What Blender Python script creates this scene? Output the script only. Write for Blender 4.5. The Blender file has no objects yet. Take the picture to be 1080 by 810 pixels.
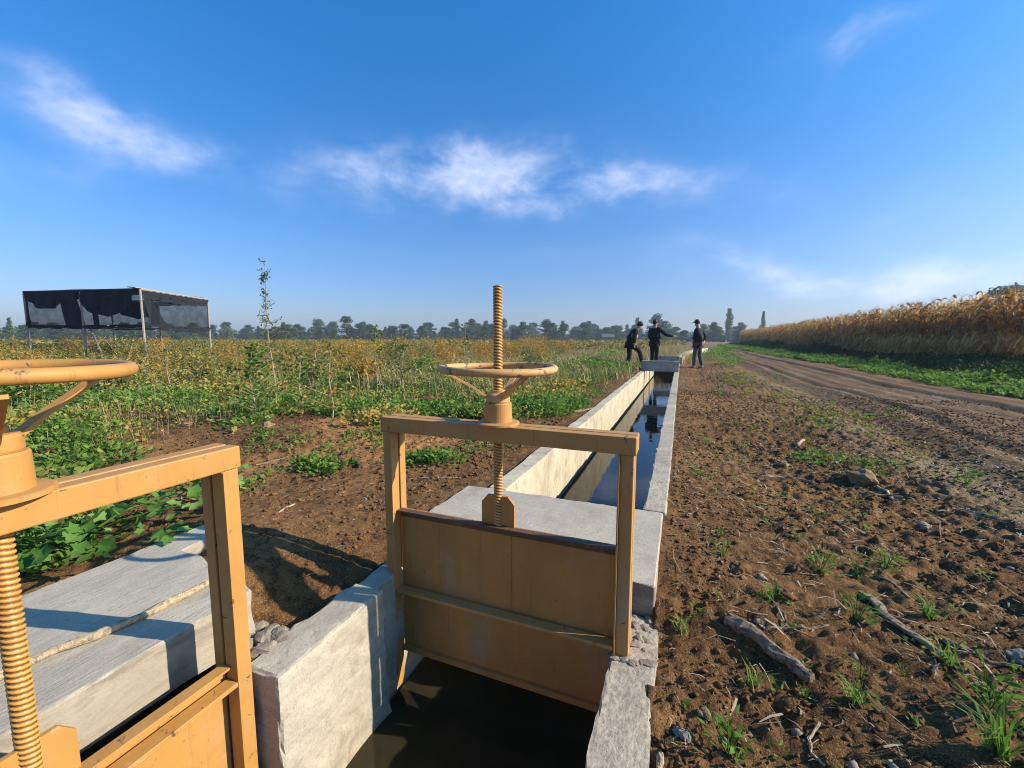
import bpy, bmesh, math, random
import numpy as np
from mathutils import Vector, Matrix
random.seed(7); rng = np.random.default_rng(7)
S = bpy.context.scene; C = S.collection
PI = math.pi

# ------------------------------------------------------------------ camera
EYE = 1.05; FPX = 445.0; W_PX = 1080.0
PITCH = math.atan(47 / FPX); YAW = math.atan(179 * math.cos(PITCH) / FPX)
cam = bpy.data.cameras.new('camera'); cam.sensor_width = 36; cam.lens = 36 * FPX / W_PX
cam.clip_start = 0.02; cam.clip_end = 6000
co = bpy.data.objects.new('camera', cam); C.objects.link(co)
co.location = (0, 0, EYE); co.rotation_euler = (PI / 2 - PITCH, 0, YAW)
S.camera = co
S.cycles.filter_width = 1.0
FW = (-math.sin(YAW) * math.cos(PITCH), math.cos(YAW) * math.cos(PITCH), -math.sin(PITCH))
RT = (math.cos(YAW), math.sin(YAW), 0.0)
UP = (RT[1] * FW[2], -RT[0] * FW[2], RT[0] * FW[1] - RT[1] * FW[0])
def ray(px, py):
    u = (px - 540) / FPX; v = (405 - py) / FPX
    return [FW[i] + u * RT[i] + v * UP[i] for i in range(3)]
def gp(px, py, z=-.07):          # a measured spot of the photograph as a point on the level z
    r = ray(px, py); t = (z - EYE) / r[2]
    return (r[0] * t, r[1] * t)
def far(px, dist):               # compass bearing and distance
    r = ray(px, 358); n = math.hypot(r[0], r[1])
    return (r[0] / n * dist, r[1] / n * dist)

# ------------------------------------------------------------------ noise (numpy)
_perm = np.random.default_rng(3).permutation(4096)
_val = np.random.default_rng(4).random(4096) * 2 - 1
def vnoise(x, y, seed=0):
    xi = np.floor(x).astype(np.int64); yi = np.floor(y).astype(np.int64)
    fx = x - xi; fy = y - yi
    fx = fx * fx * fx * (fx * (fx * 6 - 15) + 10); fy = fy * fy * fy * (fy * (fy * 6 - 15) + 10)
    def h(a, b): return _val[(_perm[(a + seed * 131) & 4095] + b * 7 + _perm[(b + seed * 57) & 4095]) & 4095]
    return (h(xi, yi) * (1 - fx) + h(xi + 1, yi) * fx) * (1 - fy) + (h(xi, yi + 1) * (1 - fx) + h(xi + 1, yi + 1) * fx) * fy
def fbm(x, y, scale, octv=4, seed=0, rough=.5):
    s = 0; a = 1; n = 0
    for i in range(octv):
        k = 2.03 ** i / scale
        c, sn = math.cos(.6 * i + .3), math.sin(.6 * i + .3)
        s = s + a * vnoise((x * c - y * sn) * k + 11.3 * i, (x * sn + y * c) * k + 5.7 * i, seed + i); n += a; a *= rough
    return s / n
def sstep(a, b, x):
    t = np.clip((x - a) / (b - a), 0, 1); return t * t * (3 - 2 * t)

# ------------------------------------------------------------------ ground height
def ground_h(X, Y, void=True):
    X = np.asarray(X, float); Y = np.asarray(Y, float)
    D = np.hypot(X, Y)
    z = -.06 + .05 * fbm(X, Y, 2.5, 3, 1)
    z = z + sstep(60, 300, D) * .0
    left = sstep(-1.0, -1.3, X)
    # loose soil right of the canal, rough with clods
    fine = .5 + .5 * sstep(-.6, .5, fbm(X, Y, 1.1, 3, 21))
    track = sstep(2.0, 2.6, X) * sstep(6.4, 5.8, X)
    clod = np.abs(fbm(X, Y, .16, 4, 5, .62)); clod2 = fbm(X, Y, .055, 2, 9)
    smooth = 1 - .62 * left * sstep(5.2, 3.2, D)
    z = z + (clod * .062 * fine * smooth + clod2 * .019 * fine * (.5 + .5 * smooth) + .018 * fbm(X, Y, .032, 2, 19) - .02) * (1 - .6 * track)
    # wheel ruts of the track, parallel to the canal
    wob = .12 * fbm(Y * 0 + 3, Y, 5.0, 3, 33)
    for xr, d, w in ((3.25, .055, .16), (3.62, .035, .12), (4.75, .07, .2), (5.2, .04, .12), (2.45, .03, .2)):
        dd = np.abs(X + wob * (1 + .3 * xr) - xr)
        z = z - d * np.exp(-(dd / w) ** 2) + .6 * d * np.exp(-((dd - 2.1 * w) / w) ** 2)
    nb = np.exp(-((X + .05) / .5) ** 2) * sstep(1.85, 2.2, Y) * (X > -.6) + np.exp(-((X + 1.2) / .9) ** 2) * sstep(1.7, 2.2, Y) * (X < -.6)
    z = z * (1 - .6 * nb) + .6 * nb * .004
    z = z - .07 * sstep(1.95, 1.6, Y) * sstep(1.1, .1, X) * (X > -1)
    # soil left: hollow behind the pier, low berm further out
    z = z - .05 * left * np.exp(-(((X + 1.42) / .22) ** 2 + ((Y - 1.15) / .25) ** 2)) * 1.5
    z = z + .10 * left * np.exp(-(((X + 4.2) / 1.6) ** 2 + ((Y - 3.6) / 1.1) ** 2))
    z = z + .06 * left * np.exp(-(((X + 6.4) / 1.5) ** 2 + ((Y - 3.6) / 1.0) ** 2))
    # smooth dumped soil spilling on the outlet slab corner
    z = z + .13 * left * np.exp(-(((X + 2.75) / .8) ** 2 + ((Y - 1.0) / 1.1) ** 2))
    sp = np.exp(-(((X + 2.05) / .62) ** 2 + ((Y - 1.45) / .62) ** 2))
    z = z * (1 - .7 * sp) + .125 * sp
    if void:
        inside = ((X > -1.165) & (X < -.105) & (Y < 22)) | ((X < -1.20) & (X > -2.08) & (Y < .93) & (Y > -.35))
        inside = inside | ((X > -1.22) & (X < -.105) & (Y < 1.8)) | ((X > -1.5) & (X < -.105) & (Y < .9)) 
        z = np.where(inside, -.95, z)
        # keep the sheet under the slabs
        sl = ((X > -1.42) & (X < -.05) & (Y > 1.79) & (Y < 2.66) & (X < -.085)) | ((X > -2.10) & (X < -1.40) & (Y > -.6) & (Y < .965 ))
        z = np.where(sl & ~inside, np.minimum(z, -.17), z)
        w = ((X > -1.27) & (X < -1.1) & (Y > .86) & (Y < 1.85)) | ((X > -.2) & (X < -.075) & (Y < 1.83))
        z = np.where(w & ~inside, np.minimum(z, -.2), z)
    return z
def gz(x, y): return float(ground_h(np.array([x]), np.array([y]), False)[0])

# ------------------------------------------------------------------ object helpers
def tag(o, label=None, cat=None, group=None, kind=None):
    if label: o['label'] = label
    if cat: o['category'] = cat
    if group: o['group'] = group
    if kind: o['kind'] = kind
    return o
def empty(name, loc=(0, 0, 0), rz=0, parent=None):
    o = bpy.data.objects.new(name, None); o.location = loc; o.rotation_euler = (0, 0, rz)
    o.empty_display_size = .05
    C.objects.link(o); o.parent = parent; return o
def raw(name, V, F, mat, parent=None, smooth=False, cols=None, quads=True):
    V = np.asarray(V, np.float32); F = np.asarray(F, np.int32)
    me = bpy.data.meshes.new(name)
    me.vertices.add(len(V)); me.vertices.foreach_set('co', V.ravel())
    k = F.shape[1]
    me.loops.add(F.size); me.loops.foreach_set('vertex_index', F.ravel())
    me.polygons.add(len(F)); me.polygons.foreach_set('loop_start', np.arange(0, F.size, k, dtype=np.int32))
    try: me.polygons.foreach_set('loop_total', np.full(len(F), k, np.int32))
    except Exception: pass
    if smooth: me.polygons.foreach_set('use_smooth', np.ones(len(F), bool))
    me.update(calc_edges=True)
    if cols is not None:
        a = me.color_attributes.new('tint', 'FLOAT_COLOR', 'POINT')
        c = np.ones((len(V), 4), np.float32); c[:, :3] = cols; a.data.foreach_set('color', c.ravel())
    me.materials.append(mat)
    o = bpy.data.objects.new(name, me); C.objects.link(o); o.parent = parent
    return o
def bobj(name, bm, mat, parent=None, smooth=False):
    me = bpy.data.meshes.new(name); bmesh.ops.recalc_face_normals(bm, faces=bm.faces); bm.to_mesh(me); bm.free(); me.materials.append(mat)
    if smooth:
        for p in me.polygons: p.use_smooth = True
    o = bpy.data.objects.new(name, me); C.objects.link(o); o.parent = parent; return o
def addbox(bm, x0, x1, y0, y1, z0, z1, bev=0, M=None):
    r = bmesh.ops.create_cube(bm, size=1)
    vs = r['verts']
    for v in vs: v.co = Vector(((x0 + x1) / 2 + v.co.x * (x1 - x0), (y0 + y1) / 2 + v.co.y * (y1 - y0), (z0 + z1) / 2 + v.co.z * (z1 - z0)))
    if bev:
        es = list({e for v in vs for e in v.link_edges})
        r2 = bmesh.ops.bevel(bm, geom=es, offset=bev, segments=2, affect='EDGES', profile=.5)
        vs = list({v for f in r2['faces'] for v in f.verts} | {v for v in vs if v.is_valid})
    if M is not None: bmesh.ops.transform(bm, matrix=M, verts=vs)
    return vs
def box(name, x0, x1, y0, y1, z0, z1, mat, parent=None, bev=.002):
    bm = bmesh.new(); addbox(bm, x0, x1, y0, y1, z0, z1, bev); return bobj(name, bm, mat, parent)
def tube(bm, pts, rad, n=10, cap=True, flat=1.0, rough=0):
    pts = [Vector(p) for p in pts]; rings = []
    if not isinstance(rad, (list, tuple)): rad = [rad] * len(pts)
    for i, p in enumerate(pts):
        t = (pts[min(i + 1, len(pts) - 1)] - pts[max(i - 1, 0)]).normalized()
        a = t.cross(Vector((0, 0, 1)))
        if a.length < .05: a = t.cross(Vector((0, 1, 0)))
        a.normalize(); b = a.cross(t)
        rings.append([bm.verts.new(p + (a * math.cos(2 * PI * k / n) + b * math.sin(2 * PI * k / n) * flat) * rad[i] * (1 + rough * (random.random() - .5))) for k in range(n)])
    for i in range(len(rings) - 1):
        for k in range(n): bm.faces.new((rings[i][k], rings[i][(k + 1) % n], rings[i + 1][(k + 1) % n], rings[i + 1][k]))
    if cap: bm.faces.new(rings[0][::-1]); bm.faces.new(rings[-1])
def lathe(bm, prof, n=40, c=(0, 0), closed=False):
    rings = [[bm.verts.new((c[0] + r * math.cos(2 * PI * k / n), c[1] + r * math.sin(2 * PI * k / n), z)) for k in range(n)] for r, z in prof]
    m = len(rings)
    for i in range(m if closed else m - 1):
        a = rings[i]; b = rings[(i + 1) % m]
        for k in range(n): bm.faces.new((a[k], a[(k + 1) % n], b[(k + 1) % n], b[k]))
    if not closed:
        bm.faces.new(rings[0]); bm.faces.new(rings[-1][::-1])
def copy_tree(o, parent=None):
    c = o.copy(); C.objects.link(c); c.parent = parent
    for ch in [q for q in S.objects if q.parent == o]: copy_tree(ch, c)
    return c

# ------------------------------------------------------------------ materials
class NT:
    def __init__(s, name):
        s.m = bpy.data.materials.new(name); s.m.use_nodes = True; s.t = s.m.node_tree; s.n = s.t.nodes
        s.b = s.n['Principled BSDF']; s.out = s.n['Material Output']
    def add(s, ty, **k):
        n = s.n.new(ty)
        for a, v in k.items(): setattr(n, a, v)
        return n
    def link(s, a, b): s.t.links.new(a, b)
    def coord(s, scale=(1, 1, 1), kind='Object'):
        tc = s.add('ShaderNodeTexCoord'); mp = s.add('ShaderNodeMapping'); mp.inputs['Scale'].default_value = scale
        s.link(tc.outputs[kind], mp.inputs[0]); return mp.outputs[0]
    def world(s, scale=(1, 1, 1)):
        g = s.add('ShaderNodeNewGeometry'); mp = s.add('ShaderNodeMapping'); mp.inputs['Scale'].default_value = scale
        s.link(g.outputs['Position'], mp.inputs[0]); return mp.outputs[0]
    def noise(s, vec, scale, det=6, rough=.6, dist=0):
        n = s.add('ShaderNodeTexNoise'); n.inputs['Scale'].default_value = scale; n.inputs['Detail'].default_value = det
        n.inputs['Roughness'].default_value = rough; n.inputs['Distortion'].default_value = dist
        s.link(vec, n.inputs['Vector']); return n.outputs['Fac']
    def ramp(s, fac, stops, interp='LINEAR'):
        r = s.add('ShaderNodeValToRGB'); e = r.color_ramp.elements; r.color_ramp.interpolation = interp
        while len(e) < len(stops): e.new(.5)
        for i, (p, c) in enumerate(stops):
            e[i].position = p; e[i].color = (c[0], c[1], c[2], 1) if isinstance(c, tuple) else (c, c, c, 1)
        s.link(fac, r.inputs[0]); return r.outputs[0]
    def mix(s, f, a, b, mode='MIX'):
        m = s.add('ShaderNodeMix', data_type='RGBA', blend_type=mode)
        for i, v in ((0, f), (6, a), (7, b)):
            if hasattr(v, 'is_linked'): s.link(v, m.inputs[i])
            elif i == 0: m.inputs[0].default_value = v
            else: m.inputs[i].default_value = (v[0], v[1], v[2], 1)
        return m.outputs[2]
    def math(s, op, a, b=0, c=None):
        m = s.add('ShaderNodeMath', operation=op)
        for i, v in enumerate((a, b) if c is None else (a, b, c)):
            if hasattr(v, 'is_linked'): s.link(v, m.inputs[i])
            else: m.inputs[i].default_value = v
        return m.outputs[0]
    def bump(s, h, strength=.5, dist=.01, prev=None):
        b = s.add('ShaderNodeBump'); b.inputs['Strength'].default_value = strength; b.inputs['Distance'].default_value = dist
        s.link(h, b.inputs['Height'])
        if prev is not None: s.link(prev, b.inputs['Normal'])
        return b.outputs[0]
    def fin(s, col=None, rough=.8, nrm=None, spec=.3):
        if col is not None:
            if hasattr(col, 'is_linked'): s.link(col, s.b.inputs['Base Color'])
            else: s.b.inputs['Base Color'].default_value = (*col, 1)
        if hasattr(rough, 'is_linked'): s.link(rough, s.b.inputs['Roughness'])
        else: s.b.inputs['Roughness'].default_value = rough
        s.b.inputs['Specular IOR Level'].default_value = spec
        if nrm is not None: s.link(nrm, s.b.inputs['Normal'])
        return s.m

def concrete(name, base, warm, form=False, boards=False, grain=.0):
    t = NT(name); v = t.world()
    n1 = t.noise(v, 2.2, 8, .65); n2 = t.noise(v, 60, 5, .7); n3 = t.noise(v, 9, 6, .6, .4)
    col = t.ramp(n1, [(.3, tuple(c * .72 for c in base)), (.5, base), (.72, warm)])
    col = t.mix(t.ramp(n3, [(.52, 0.), (.72, .55)]), col, tuple(c * .55 for c in base))
    col = t.mix(t.ramp(n2, [(.32, .8), (.42, 0.)]), col, tuple(c * .7 for c in base))
    pit = t.add('ShaderNodeTexVoronoi'); pit.inputs['Scale'].default_value = 90; t.link(v, pit.inputs['Vector'])
    pits = t.math('MAXIMUM', t.ramp(pit.outputs['Distance'], [(.0, 0.), (.14, 1.)]), t.ramp(t.noise(v, 17, 3), [(.50, 1.), (.58, 0.)]))
    col = t.mix(t.math('MULTIPLY', t.math('SUBTRACT', 1, pits), .5), col, tuple(c * .35 for c in base))
    if form:   # vertical form joints and streaks on the cast walls
        sx = t.add('ShaderNodeSeparateXYZ'); t.link(t.world(), sx.inputs[0])
        fr = t.math('FRACT', t.math('DIVIDE', sx.outputs[1], 1.22))
        ln = t.math('LESS_THAN', fr, .008)
        col = t.mix(t.math('MULTIPLY', ln, .7), col, tuple(c * .3 for c in base))
        st = t.noise(t.world((3, 14, .6)), 2, 4, .6)
        col = t.mix(t.ramp(st, [(.5, 0.), (.75, .4)]), col, tuple(c * .6 for c in base))
        wet = t.ramp(t.math('ADD', sx.outputs[2], t.math('MULTIPLY', t.noise(t.world((1, 2, 1)), 3, 4), .05)), [(.0, 0.), (1., 0.)])
        # wet dark tide band just above the water
        zz = t.math('ADD', sx.outputs[2], t.math('MULTIPLY', t.noise(t.world((1, 3, 1)), 3, 4), .06))
        band = t.math('LESS_THAN', zz, -.505)
        col = t.mix(t.math('MULTIPLY', band, .8), col, (.075, .06, .042))
    if boards:
        w = t.noise(t.world((.5, .5, 12)), 3, 4, .7)
        col = t.mix(t.ramp(w, [(.45, 0.), (.65, .35)]), col, tuple(c * .6 for c in base))
    gr = t.noise(v, 150, 3, .7); col = t.mix(t.ramp(gr, [(.36, .4), (.44, 0.)]), col, tuple(c * .5 for c in base)); col = t.mix(t.ramp(gr, [(.58, 0.), (.68, .3)]), col, tuple(min(.75, c * 1.5) for c in base))
    al = t.noise(v, 4.2, 7, .7, .6); col = t.mix(t.ramp(al, [(.55, 0.), (.72, .6)]), col, (.15, .11, .07))
    if grain:
        g2 = t.noise(t.world((1, .45, 1)), 85, 4, .75); col = t.mix(t.ramp(g2, [(.40, grain), (.50, 0.)]), col, tuple(c * .38 for c in base)); col = t.mix(t.ramp(g2, [(.54, 0.), (.62, grain * .7)]), col, tuple(min(.8, c * 1.5) for c in base))
    h = t.mix(.5, n2, pits)
    nb = t.bump(h, .7, .008); nb = t.bump(n3, .5, .012, nb)
    return t.fin(col, .9, nb, .2)
M_conc = concrete('concrete_grey', (.36, .325, .275), (.43, .39, .33))
M_wall = concrete('concrete_cast_wall', (.47, .395, .275), (.56, .475, .335), form=True)
M_pier = concrete('concrete_board_marked', (.40, .345, .265), (.50, .435, .34), boards=True)
M_rough = concrete('concrete_rubble', (.26, .21, .16), (.36, .30, .23))

M_grain = concrete('concrete_exposed_grit', (.40, .34, .255), (.48, .42, .32), grain=.5)
def broom(name, base, direction):
    t = NT(name); v = t.world()
    n1 = t.noise(v, 1.8, 7, .6); n2 = t.noise(v, 45, 5, .7)
    st = t.noise(t.world(direction), 8, 5, .7)
    col = t.ramp(n1, [(.3, tuple(c * .82 for c in base)), (.7, tuple(c * 1.12 for c in base))])
    col = t.mix(t.ramp(st, [(.4, .35), (.6, 0.)]), col, tuple(c * .6 for c in base))
    col = t.mix(t.ramp(n2, [(.3, .6), (.42, 0.)]), col, tuple(c * .5 for c in base))
    gr = t.noise(v, 170, 3, .7); col = t.mix(t.ramp(gr, [(.38, .32), (.45, 0.)]), col, tuple(c * .55 for c in base)); col = t.mix(t.ramp(gr, [(.57, 0.), (.67, .25)]), col, tuple(min(.75, c * 1.5) for c in base))
    spots = t.noise(v, 7, 3, .6, .3)
    col = t.mix(t.ramp(spots, [(.70, 0.), (.73, .75)]), col, (.75, .74, .72))
    earth = t.noise(v, 3.3, 6, .65)
    col = t.mix(t.ramp(earth, [(.55, 0.), (.75, .5)]), col, (.23, .16, .10))
    gg = t.add('ShaderNodeNewGeometry'); sn = t.add('ShaderNodeSeparateXYZ'); t.link(gg.outputs['Normal'], sn.inputs[0])
    side = t.math('LESS_THAN', t.math('ABSOLUTE', sn.outputs[2]), .6)
    ly = t.noise(t.world((1.2, 1.2, 5)), 2.6, 8, .7, .5)
    fc = t.ramp(ly, [(.38, (.13, .105, .075)), (.5, (.30, .25, .19)), (.6, (.24, .20, .15)), (.7, (.38, .33, .26))])
    col = t.mix(t.math('MULTIPLY', side, .6), col, fc)
    nb = t.bump(st, .55, .006); nb = t.bump(n2, .5, .004, nb)
    return t.fin(col, .9, nb, .2)
M_slab = broom('concrete_broomed', (.43, .37, .29), (1, 14, 1))
M_slab2 = broom('concrete_broomed_outlet', (.43, .38, .30), (14, 1, 1))

def paint(name, base, dirty, scr=.0):
    t = NT(name); v = t.coord()
    n1 = t.noise(v, 5, 8, .65, .3); n2 = t.noise(v, 40, 5, .7); n3 = t.noise(t.coord((1, 1, .25)), 9, 5, .6)
    col = t.ramp(n1, [(.3, tuple(c * .82 for c in base)), (.65, base)])
    col = t.mix(t.ramp(n3, [(.42, 0.), (.75, .55)]), col, dirty)
    mud = t.noise(v, 3.1, 7, .7, .5); col = t.mix(t.ramp(mud, [(.54, 0.), (.70, .55)]), col, (.34, .25, .16))
    drip = t.noise(t.coord((30, 30, 1.5)), 1.6, 5, .7); col = t.mix(t.ramp(drip, [(.58, 0.), (.72, .6)]), col, (.20, .09, .03))
    chips = t.noise(v, 23, 6, .75, .8)
    col = t.mix(t.ramp(chips, [(.70 - scr, 0.), (.73 - scr, 1.)]), col, (.10, .055, .03))
    col = t.mix(t.ramp(n2, [(.62, 0.), (.8, .4)]), col, (.62, .50, .36))
    nb = t.bump(n2, .25, .002); nb = t.bump(t.ramp(chips, [(.68 - scr, 1.), (.72 - scr, 0.)]), .3, .001, nb)
    return t.fin(col, t.ramp(n2, [(.3, .42), (.7, .7)]), nb, .35)
M_paint = paint('ochre_paint', (.46, .23, .062), (.36, .20, .085), .07)
M_paint2 = paint('ochre_paint_bright', (.44, .215, .052), (.42, .23, .08), .075)
M_plate = paint('ochre_plate_paint', (.44, .20, .048), (.25, .13, .05), .06)
M_wheel = paint('worn_wheel_paint', (.56, .31, .11), (.38, .23, .11), .12)
M_dark = paint('stained_flange', (.12, .06, .03), (.06, .04, .03), .03)
def stem_mat():
    t = NT('rusty_thread'); sx = t.add('ShaderNodeAttribute'); sx.attribute_name = 'tint'
    n = t.noise(t.coord(), 30, 5, .6); n2 = t.noise(t.coord(), 7, 5, .6)
    a = t.mix(n, (.50, .22, .04), (.62, .33, .09))
    b = t.mix(n, (.13, .055, .015), (.22, .10, .025))
    sp = t.add('ShaderNodeSeparateColor'); t.link(sx.outputs['Color'], sp.inputs[0])
    col = t.mix(t.ramp(sp.outputs[0], [(.25, 1.), (.65, 0.)]), a, b)
    col = t.mix(t.ramp(n2, [(.5, 0.), (.7, .5)]), col, (.20, .09, .03))
    return t.fin(col, .5, None, .4)
M_stem = stem_mat()

def soil():
    t = NT('tilled_soil'); v = t.world()
    at = t.add('ShaderNodeAttribute'); at.attribute_name = 'tint'
    sp = t.add('ShaderNodeSeparateColor'); t.link(at.outputs['Color'], sp.inputs[0])
    trk, pale, red = sp.outputs
    n1 = t.noise(v, 1.3, 8, .65, .3); n2 = t.noise(v, 14, 8, .7); n3 = t.noise(v, 90, 4, .7)
    col = t.ramp(n1, [(.3, (.095, .044, .016)), (.5, (.155, .076, .028)), (.7, (.235, .122, .048))])
    col = t.mix(t.ramp(n2, [(.40, .85), (.52, 0.)]), col, (.045, .022, .010))
    tn = t.noise(t.world((1, .12, 1)), 3.5, 7, .7, .3)
    tc = t.ramp(tn, [(.3, (.09, .048, .022)), (.5, (.15, .086, .042)), (.7, (.25, .155, .083))])
    col = t.mix(trk, col, tc)
    col = t.mix(pale, col, t.mix(n2, (.33, .25, .16), (.27, .25, .15)))
    col = t.mix(red, col, t.mix(n2, (.38, .20, .07), (.24, .12, .045)))
    lit = t.noise(v, 55, 3, .8, 1.5)
    col = t.mix(t.ramp(lit, [(.63, 0.), (.67, .8)]), col, (.42, .30, .17))
    gr = t.noise(v, 210, 2, .6)
    col = t.mix(t.ramp(gr, [(.56, 0.), (.64, .55)]), col, (.34, .21, .10)); col = t.mix(t.ramp(gr, [(.36, .6), (.44, 0.)]), col, (.04, .02, .01))
    nb = t.bump(n3, .7, .008); nb = t.bump(n2, .9, .03, nb)
    return t.fin(col, .95, nb, .12)
M_soil = soil()

def leafm(name, stops, trans=.35, tint=None, rough=.5, spec=.3, objvar=0.0):
    t = NT(name); g = t.add('ShaderNodeNewGeometry')
    f = g.outputs['Random Per Island']
    if tint:   # clump colour from the plant's own attribute
        at = t.add('ShaderNodeAttribute'); at.attribute_name = 'tint'
        sp = t.add('ShaderNodeSeparateColor'); t.link(at.outputs['Color'], sp.inputs[0])
        f = t.math('ADD', t.math('MULTIPLY', f, tint), t.math('MULTIPLY', sp.outputs[0], 1 - tint))
    if objvar:
        oi = t.add('ShaderNodeObjectInfo')
        f = t.math('ADD', t.math('MULTIPLY', f, 1 - objvar), t.math('MULTIPLY', oi.outputs['Random'], objvar))
    col = t.ramp(f, stops)
    t.fin(col, rough, None, spec)
    tr = t.add('ShaderNodeBsdfTranslucent'); t.link(col, tr.inputs[0])
    mx = t.add('ShaderNodeMixShader'); mx.inputs[0].default_value = trans
    t.link(t.b.outputs[0], mx.inputs[1]); t.link(tr.outputs[0], mx.inputs[2]); t.link(mx.outputs[0], t.out.inputs[0])
    return t.m
G1 = [(.0, (.045, .085, .02)), (.35, (.075, .14, .03)), (.7, (.12, .19, .045)), (1., (.20, .26, .07))]
M_bank_shade = leafm('bank_leaf_shade_toned', [(0., (.018, .045, .010)), (.6, (.038, .08, .018)), (1., (.08, .13, .03))], .25, .45, .65, .12)  # weed green darkened so the leaf colour carries the corn's shadow
M_green = leafm('weed_leaf', [(0., (.05, .11, .015)), (.5, (.12, .22, .035)), (1., (.24, .34, .075))], .42, .45, .65, .12)
M_cover = leafm('cover_leaf', [(0., (.04, .09, .015)), (.25, (.09, .17, .03)), (.45, (.19, .25, .05)), (.62, (.36, .32, .08)), (.82, (.48, .29, .06)), (1., (.38, .16, .05))], .38, .4, .65, .15)
M_shrub = leafm('shrub_leaf', [(0., (.04, .07, .02)), (.25, (.09, .13, .03)), (.45, (.18, .19, .045)), (.58, (.27, .19, .06)), (.70, (.52, .34, .035)), (.86, (.46, .18, .03)), (1., (.20, .09, .045))], .38, None, .6, .2, .6)
M_far = leafm('field_leaf', [(0., (.05, .09, .025)), (.35, (.15, .17, .045)), (.65, (.33, .23, .06)), (1., (.33, .16, .05))], .3, .5)
M_dryg = leafm('dry_grass', [(0., (.22, .18, .07)), (.5, (.36, .28, .11)), (1., (.48, .38, .18))], .3, .6)
M_corn = leafm('dry_corn_leaf', [(0., (.18, .08, .02)), (.4, (.44, .21, .04)), (.75, (.64, .34, .07)), (1., (.80, .58, .24))], .35, None, .6)
M_tree = leafm('tree_leaf', [(0., (.03, .055, .025)), (.5, (.06, .095, .04)), (1., (.10, .145, .055))], .2, None, .6, .2, .35)
M_treel = leafm('tree_leaf_pale', [(0., (.05, .08, .035)), (.5, (.10, .14, .06)), (1., (.17, .19, .09))], .2, None, .6, .2, .35)
M_stalk = leafm('dry_stalk', [(0., (.25, .19, .10)), (1., (.45, .36, .22))], 0.0)
def wood(name, a, b):
    t = NT(name); v = t.coord((1, 1, 1)); n = t.noise(t.coord((1, 1, 1)), 26, 7, .7, 1.2); n2 = t.noise(v, 60, 4, .6)
    col = t.ramp(n, [(.3, a), (.65, b)]); col = t.mix(t.ramp(n2, [(.35, .7), (.5, 0.)]), col, tuple(c * .4 for c in a))
    return t.fin(col, .9, t.bump(n, .9, .02), .15)
M_wood = wood('weathered_wood', (.12, .08, .05), (.38, .29, .20))
M_pale = wood('pale_stick', (.34, .25, .15), (.58, .46, .30))
M_bark = wood('bark', (.07, .05, .035), (.15, .11, .08))
M_post = wood('grey_timber', (.22, .19, .16), (.40, .36, .31))
def rock(name, a, b):
    t = NT(name); n = t.noise(t.coord(), 14, 8, .7)
    return t.fin(t.ramp(n, [(.3, a), (.7, b)]), .95, t.bump(n, .7, .01), .15)
M_rock = rock('ochre_stone', (.15, .095, .045), (.34, .23, .12))
M_rockg = rock('grey_stone', (.17, .135, .10), (.33, .28, .22))
M_clod = rock('clod', (.075, .034, .013), (.21, .11, .045))
def water():
    t = NT('canal_water'); v = t.world((1, 1, 1))
    n = t.noise(v, 3.2, 4, .5)
    t.b.inputs['IOR'].default_value = 1.33
    n2 = t.noise(t.world(), 1.1, 6, .6); n3 = t.noise(v, 18, 3, .5)
    t.fin(t.ramp(n2, [(.35, (.016, .015, .008)), (.7, (.045, .036, .018))]), t.ramp(n2, [(.5, .02), (.75, .12)]), t.bump(n3, .05, .004, t.bump(n, .16, .015)), .5)
    return t.m
M_water = water()
def plain(name, c, rough=.8, spec=.3, var=.15):
    t = NT(name); n = t.noise(t.coord(), 12, 4, .6)
    return t.fin(t.ramp(n, [(.3, tuple(x * (1 - var) for x in c)), (.7, tuple(x * (1 + var) for x in c))]), rough, t.bump(n, .2, .01), spec)
M_skin = plain('skin', (.42, .24, .16), .55)
M_hair = plain('dark_hair', (.012, .009, .008), .6)
M_black = plain('black_cloth', (.007, .007, .009), .9)
M_navy = plain('charcoal_cloth', (.011, .012, .018), .9)
M_tan = plain('tan_cloth', (.36, .22, .16), .9)
M_jean = plain('grey_trouser_cloth', (.065, .068, .065), .9)
M_dusty = plain('dusty_shoe', (.27, .23, .18), .9)
M_metal = plain('grey_roof_sheet', (.10, .11, .12), .6)
M_yellow = plain('yellow_squash', (.75, .47, .03), .45)
M_squash = leafm('squash_leaf', [(0., (.05, .13, .02)), (.5, (.10, .21, .035)), (1., (.22, .33, .09))], .35, None, .6, .2)
def netm():
    t = NT('black_shade_net'); n = t.noise(t.coord(), 2.5, 5, .6)
    t.fin((.016, .02, .026), .9, None, .1)
    tr = t.add('ShaderNodeBsdfTransparent'); mx = t.add('ShaderNodeMixShader')
    t.link(t.ramp(n, [(.3, .42), (.7, .68)]), mx.inputs[0]); t.link(tr.outputs[0], mx.inputs[1]); t.link(t.b.outputs[0], mx.inputs[2])
    t.link(mx.outputs[0], t.out.inputs[0]); return t.m
M_net = netm()
M_netd = plain('folded_black_net', (.012, .014, .018), .9)

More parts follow.
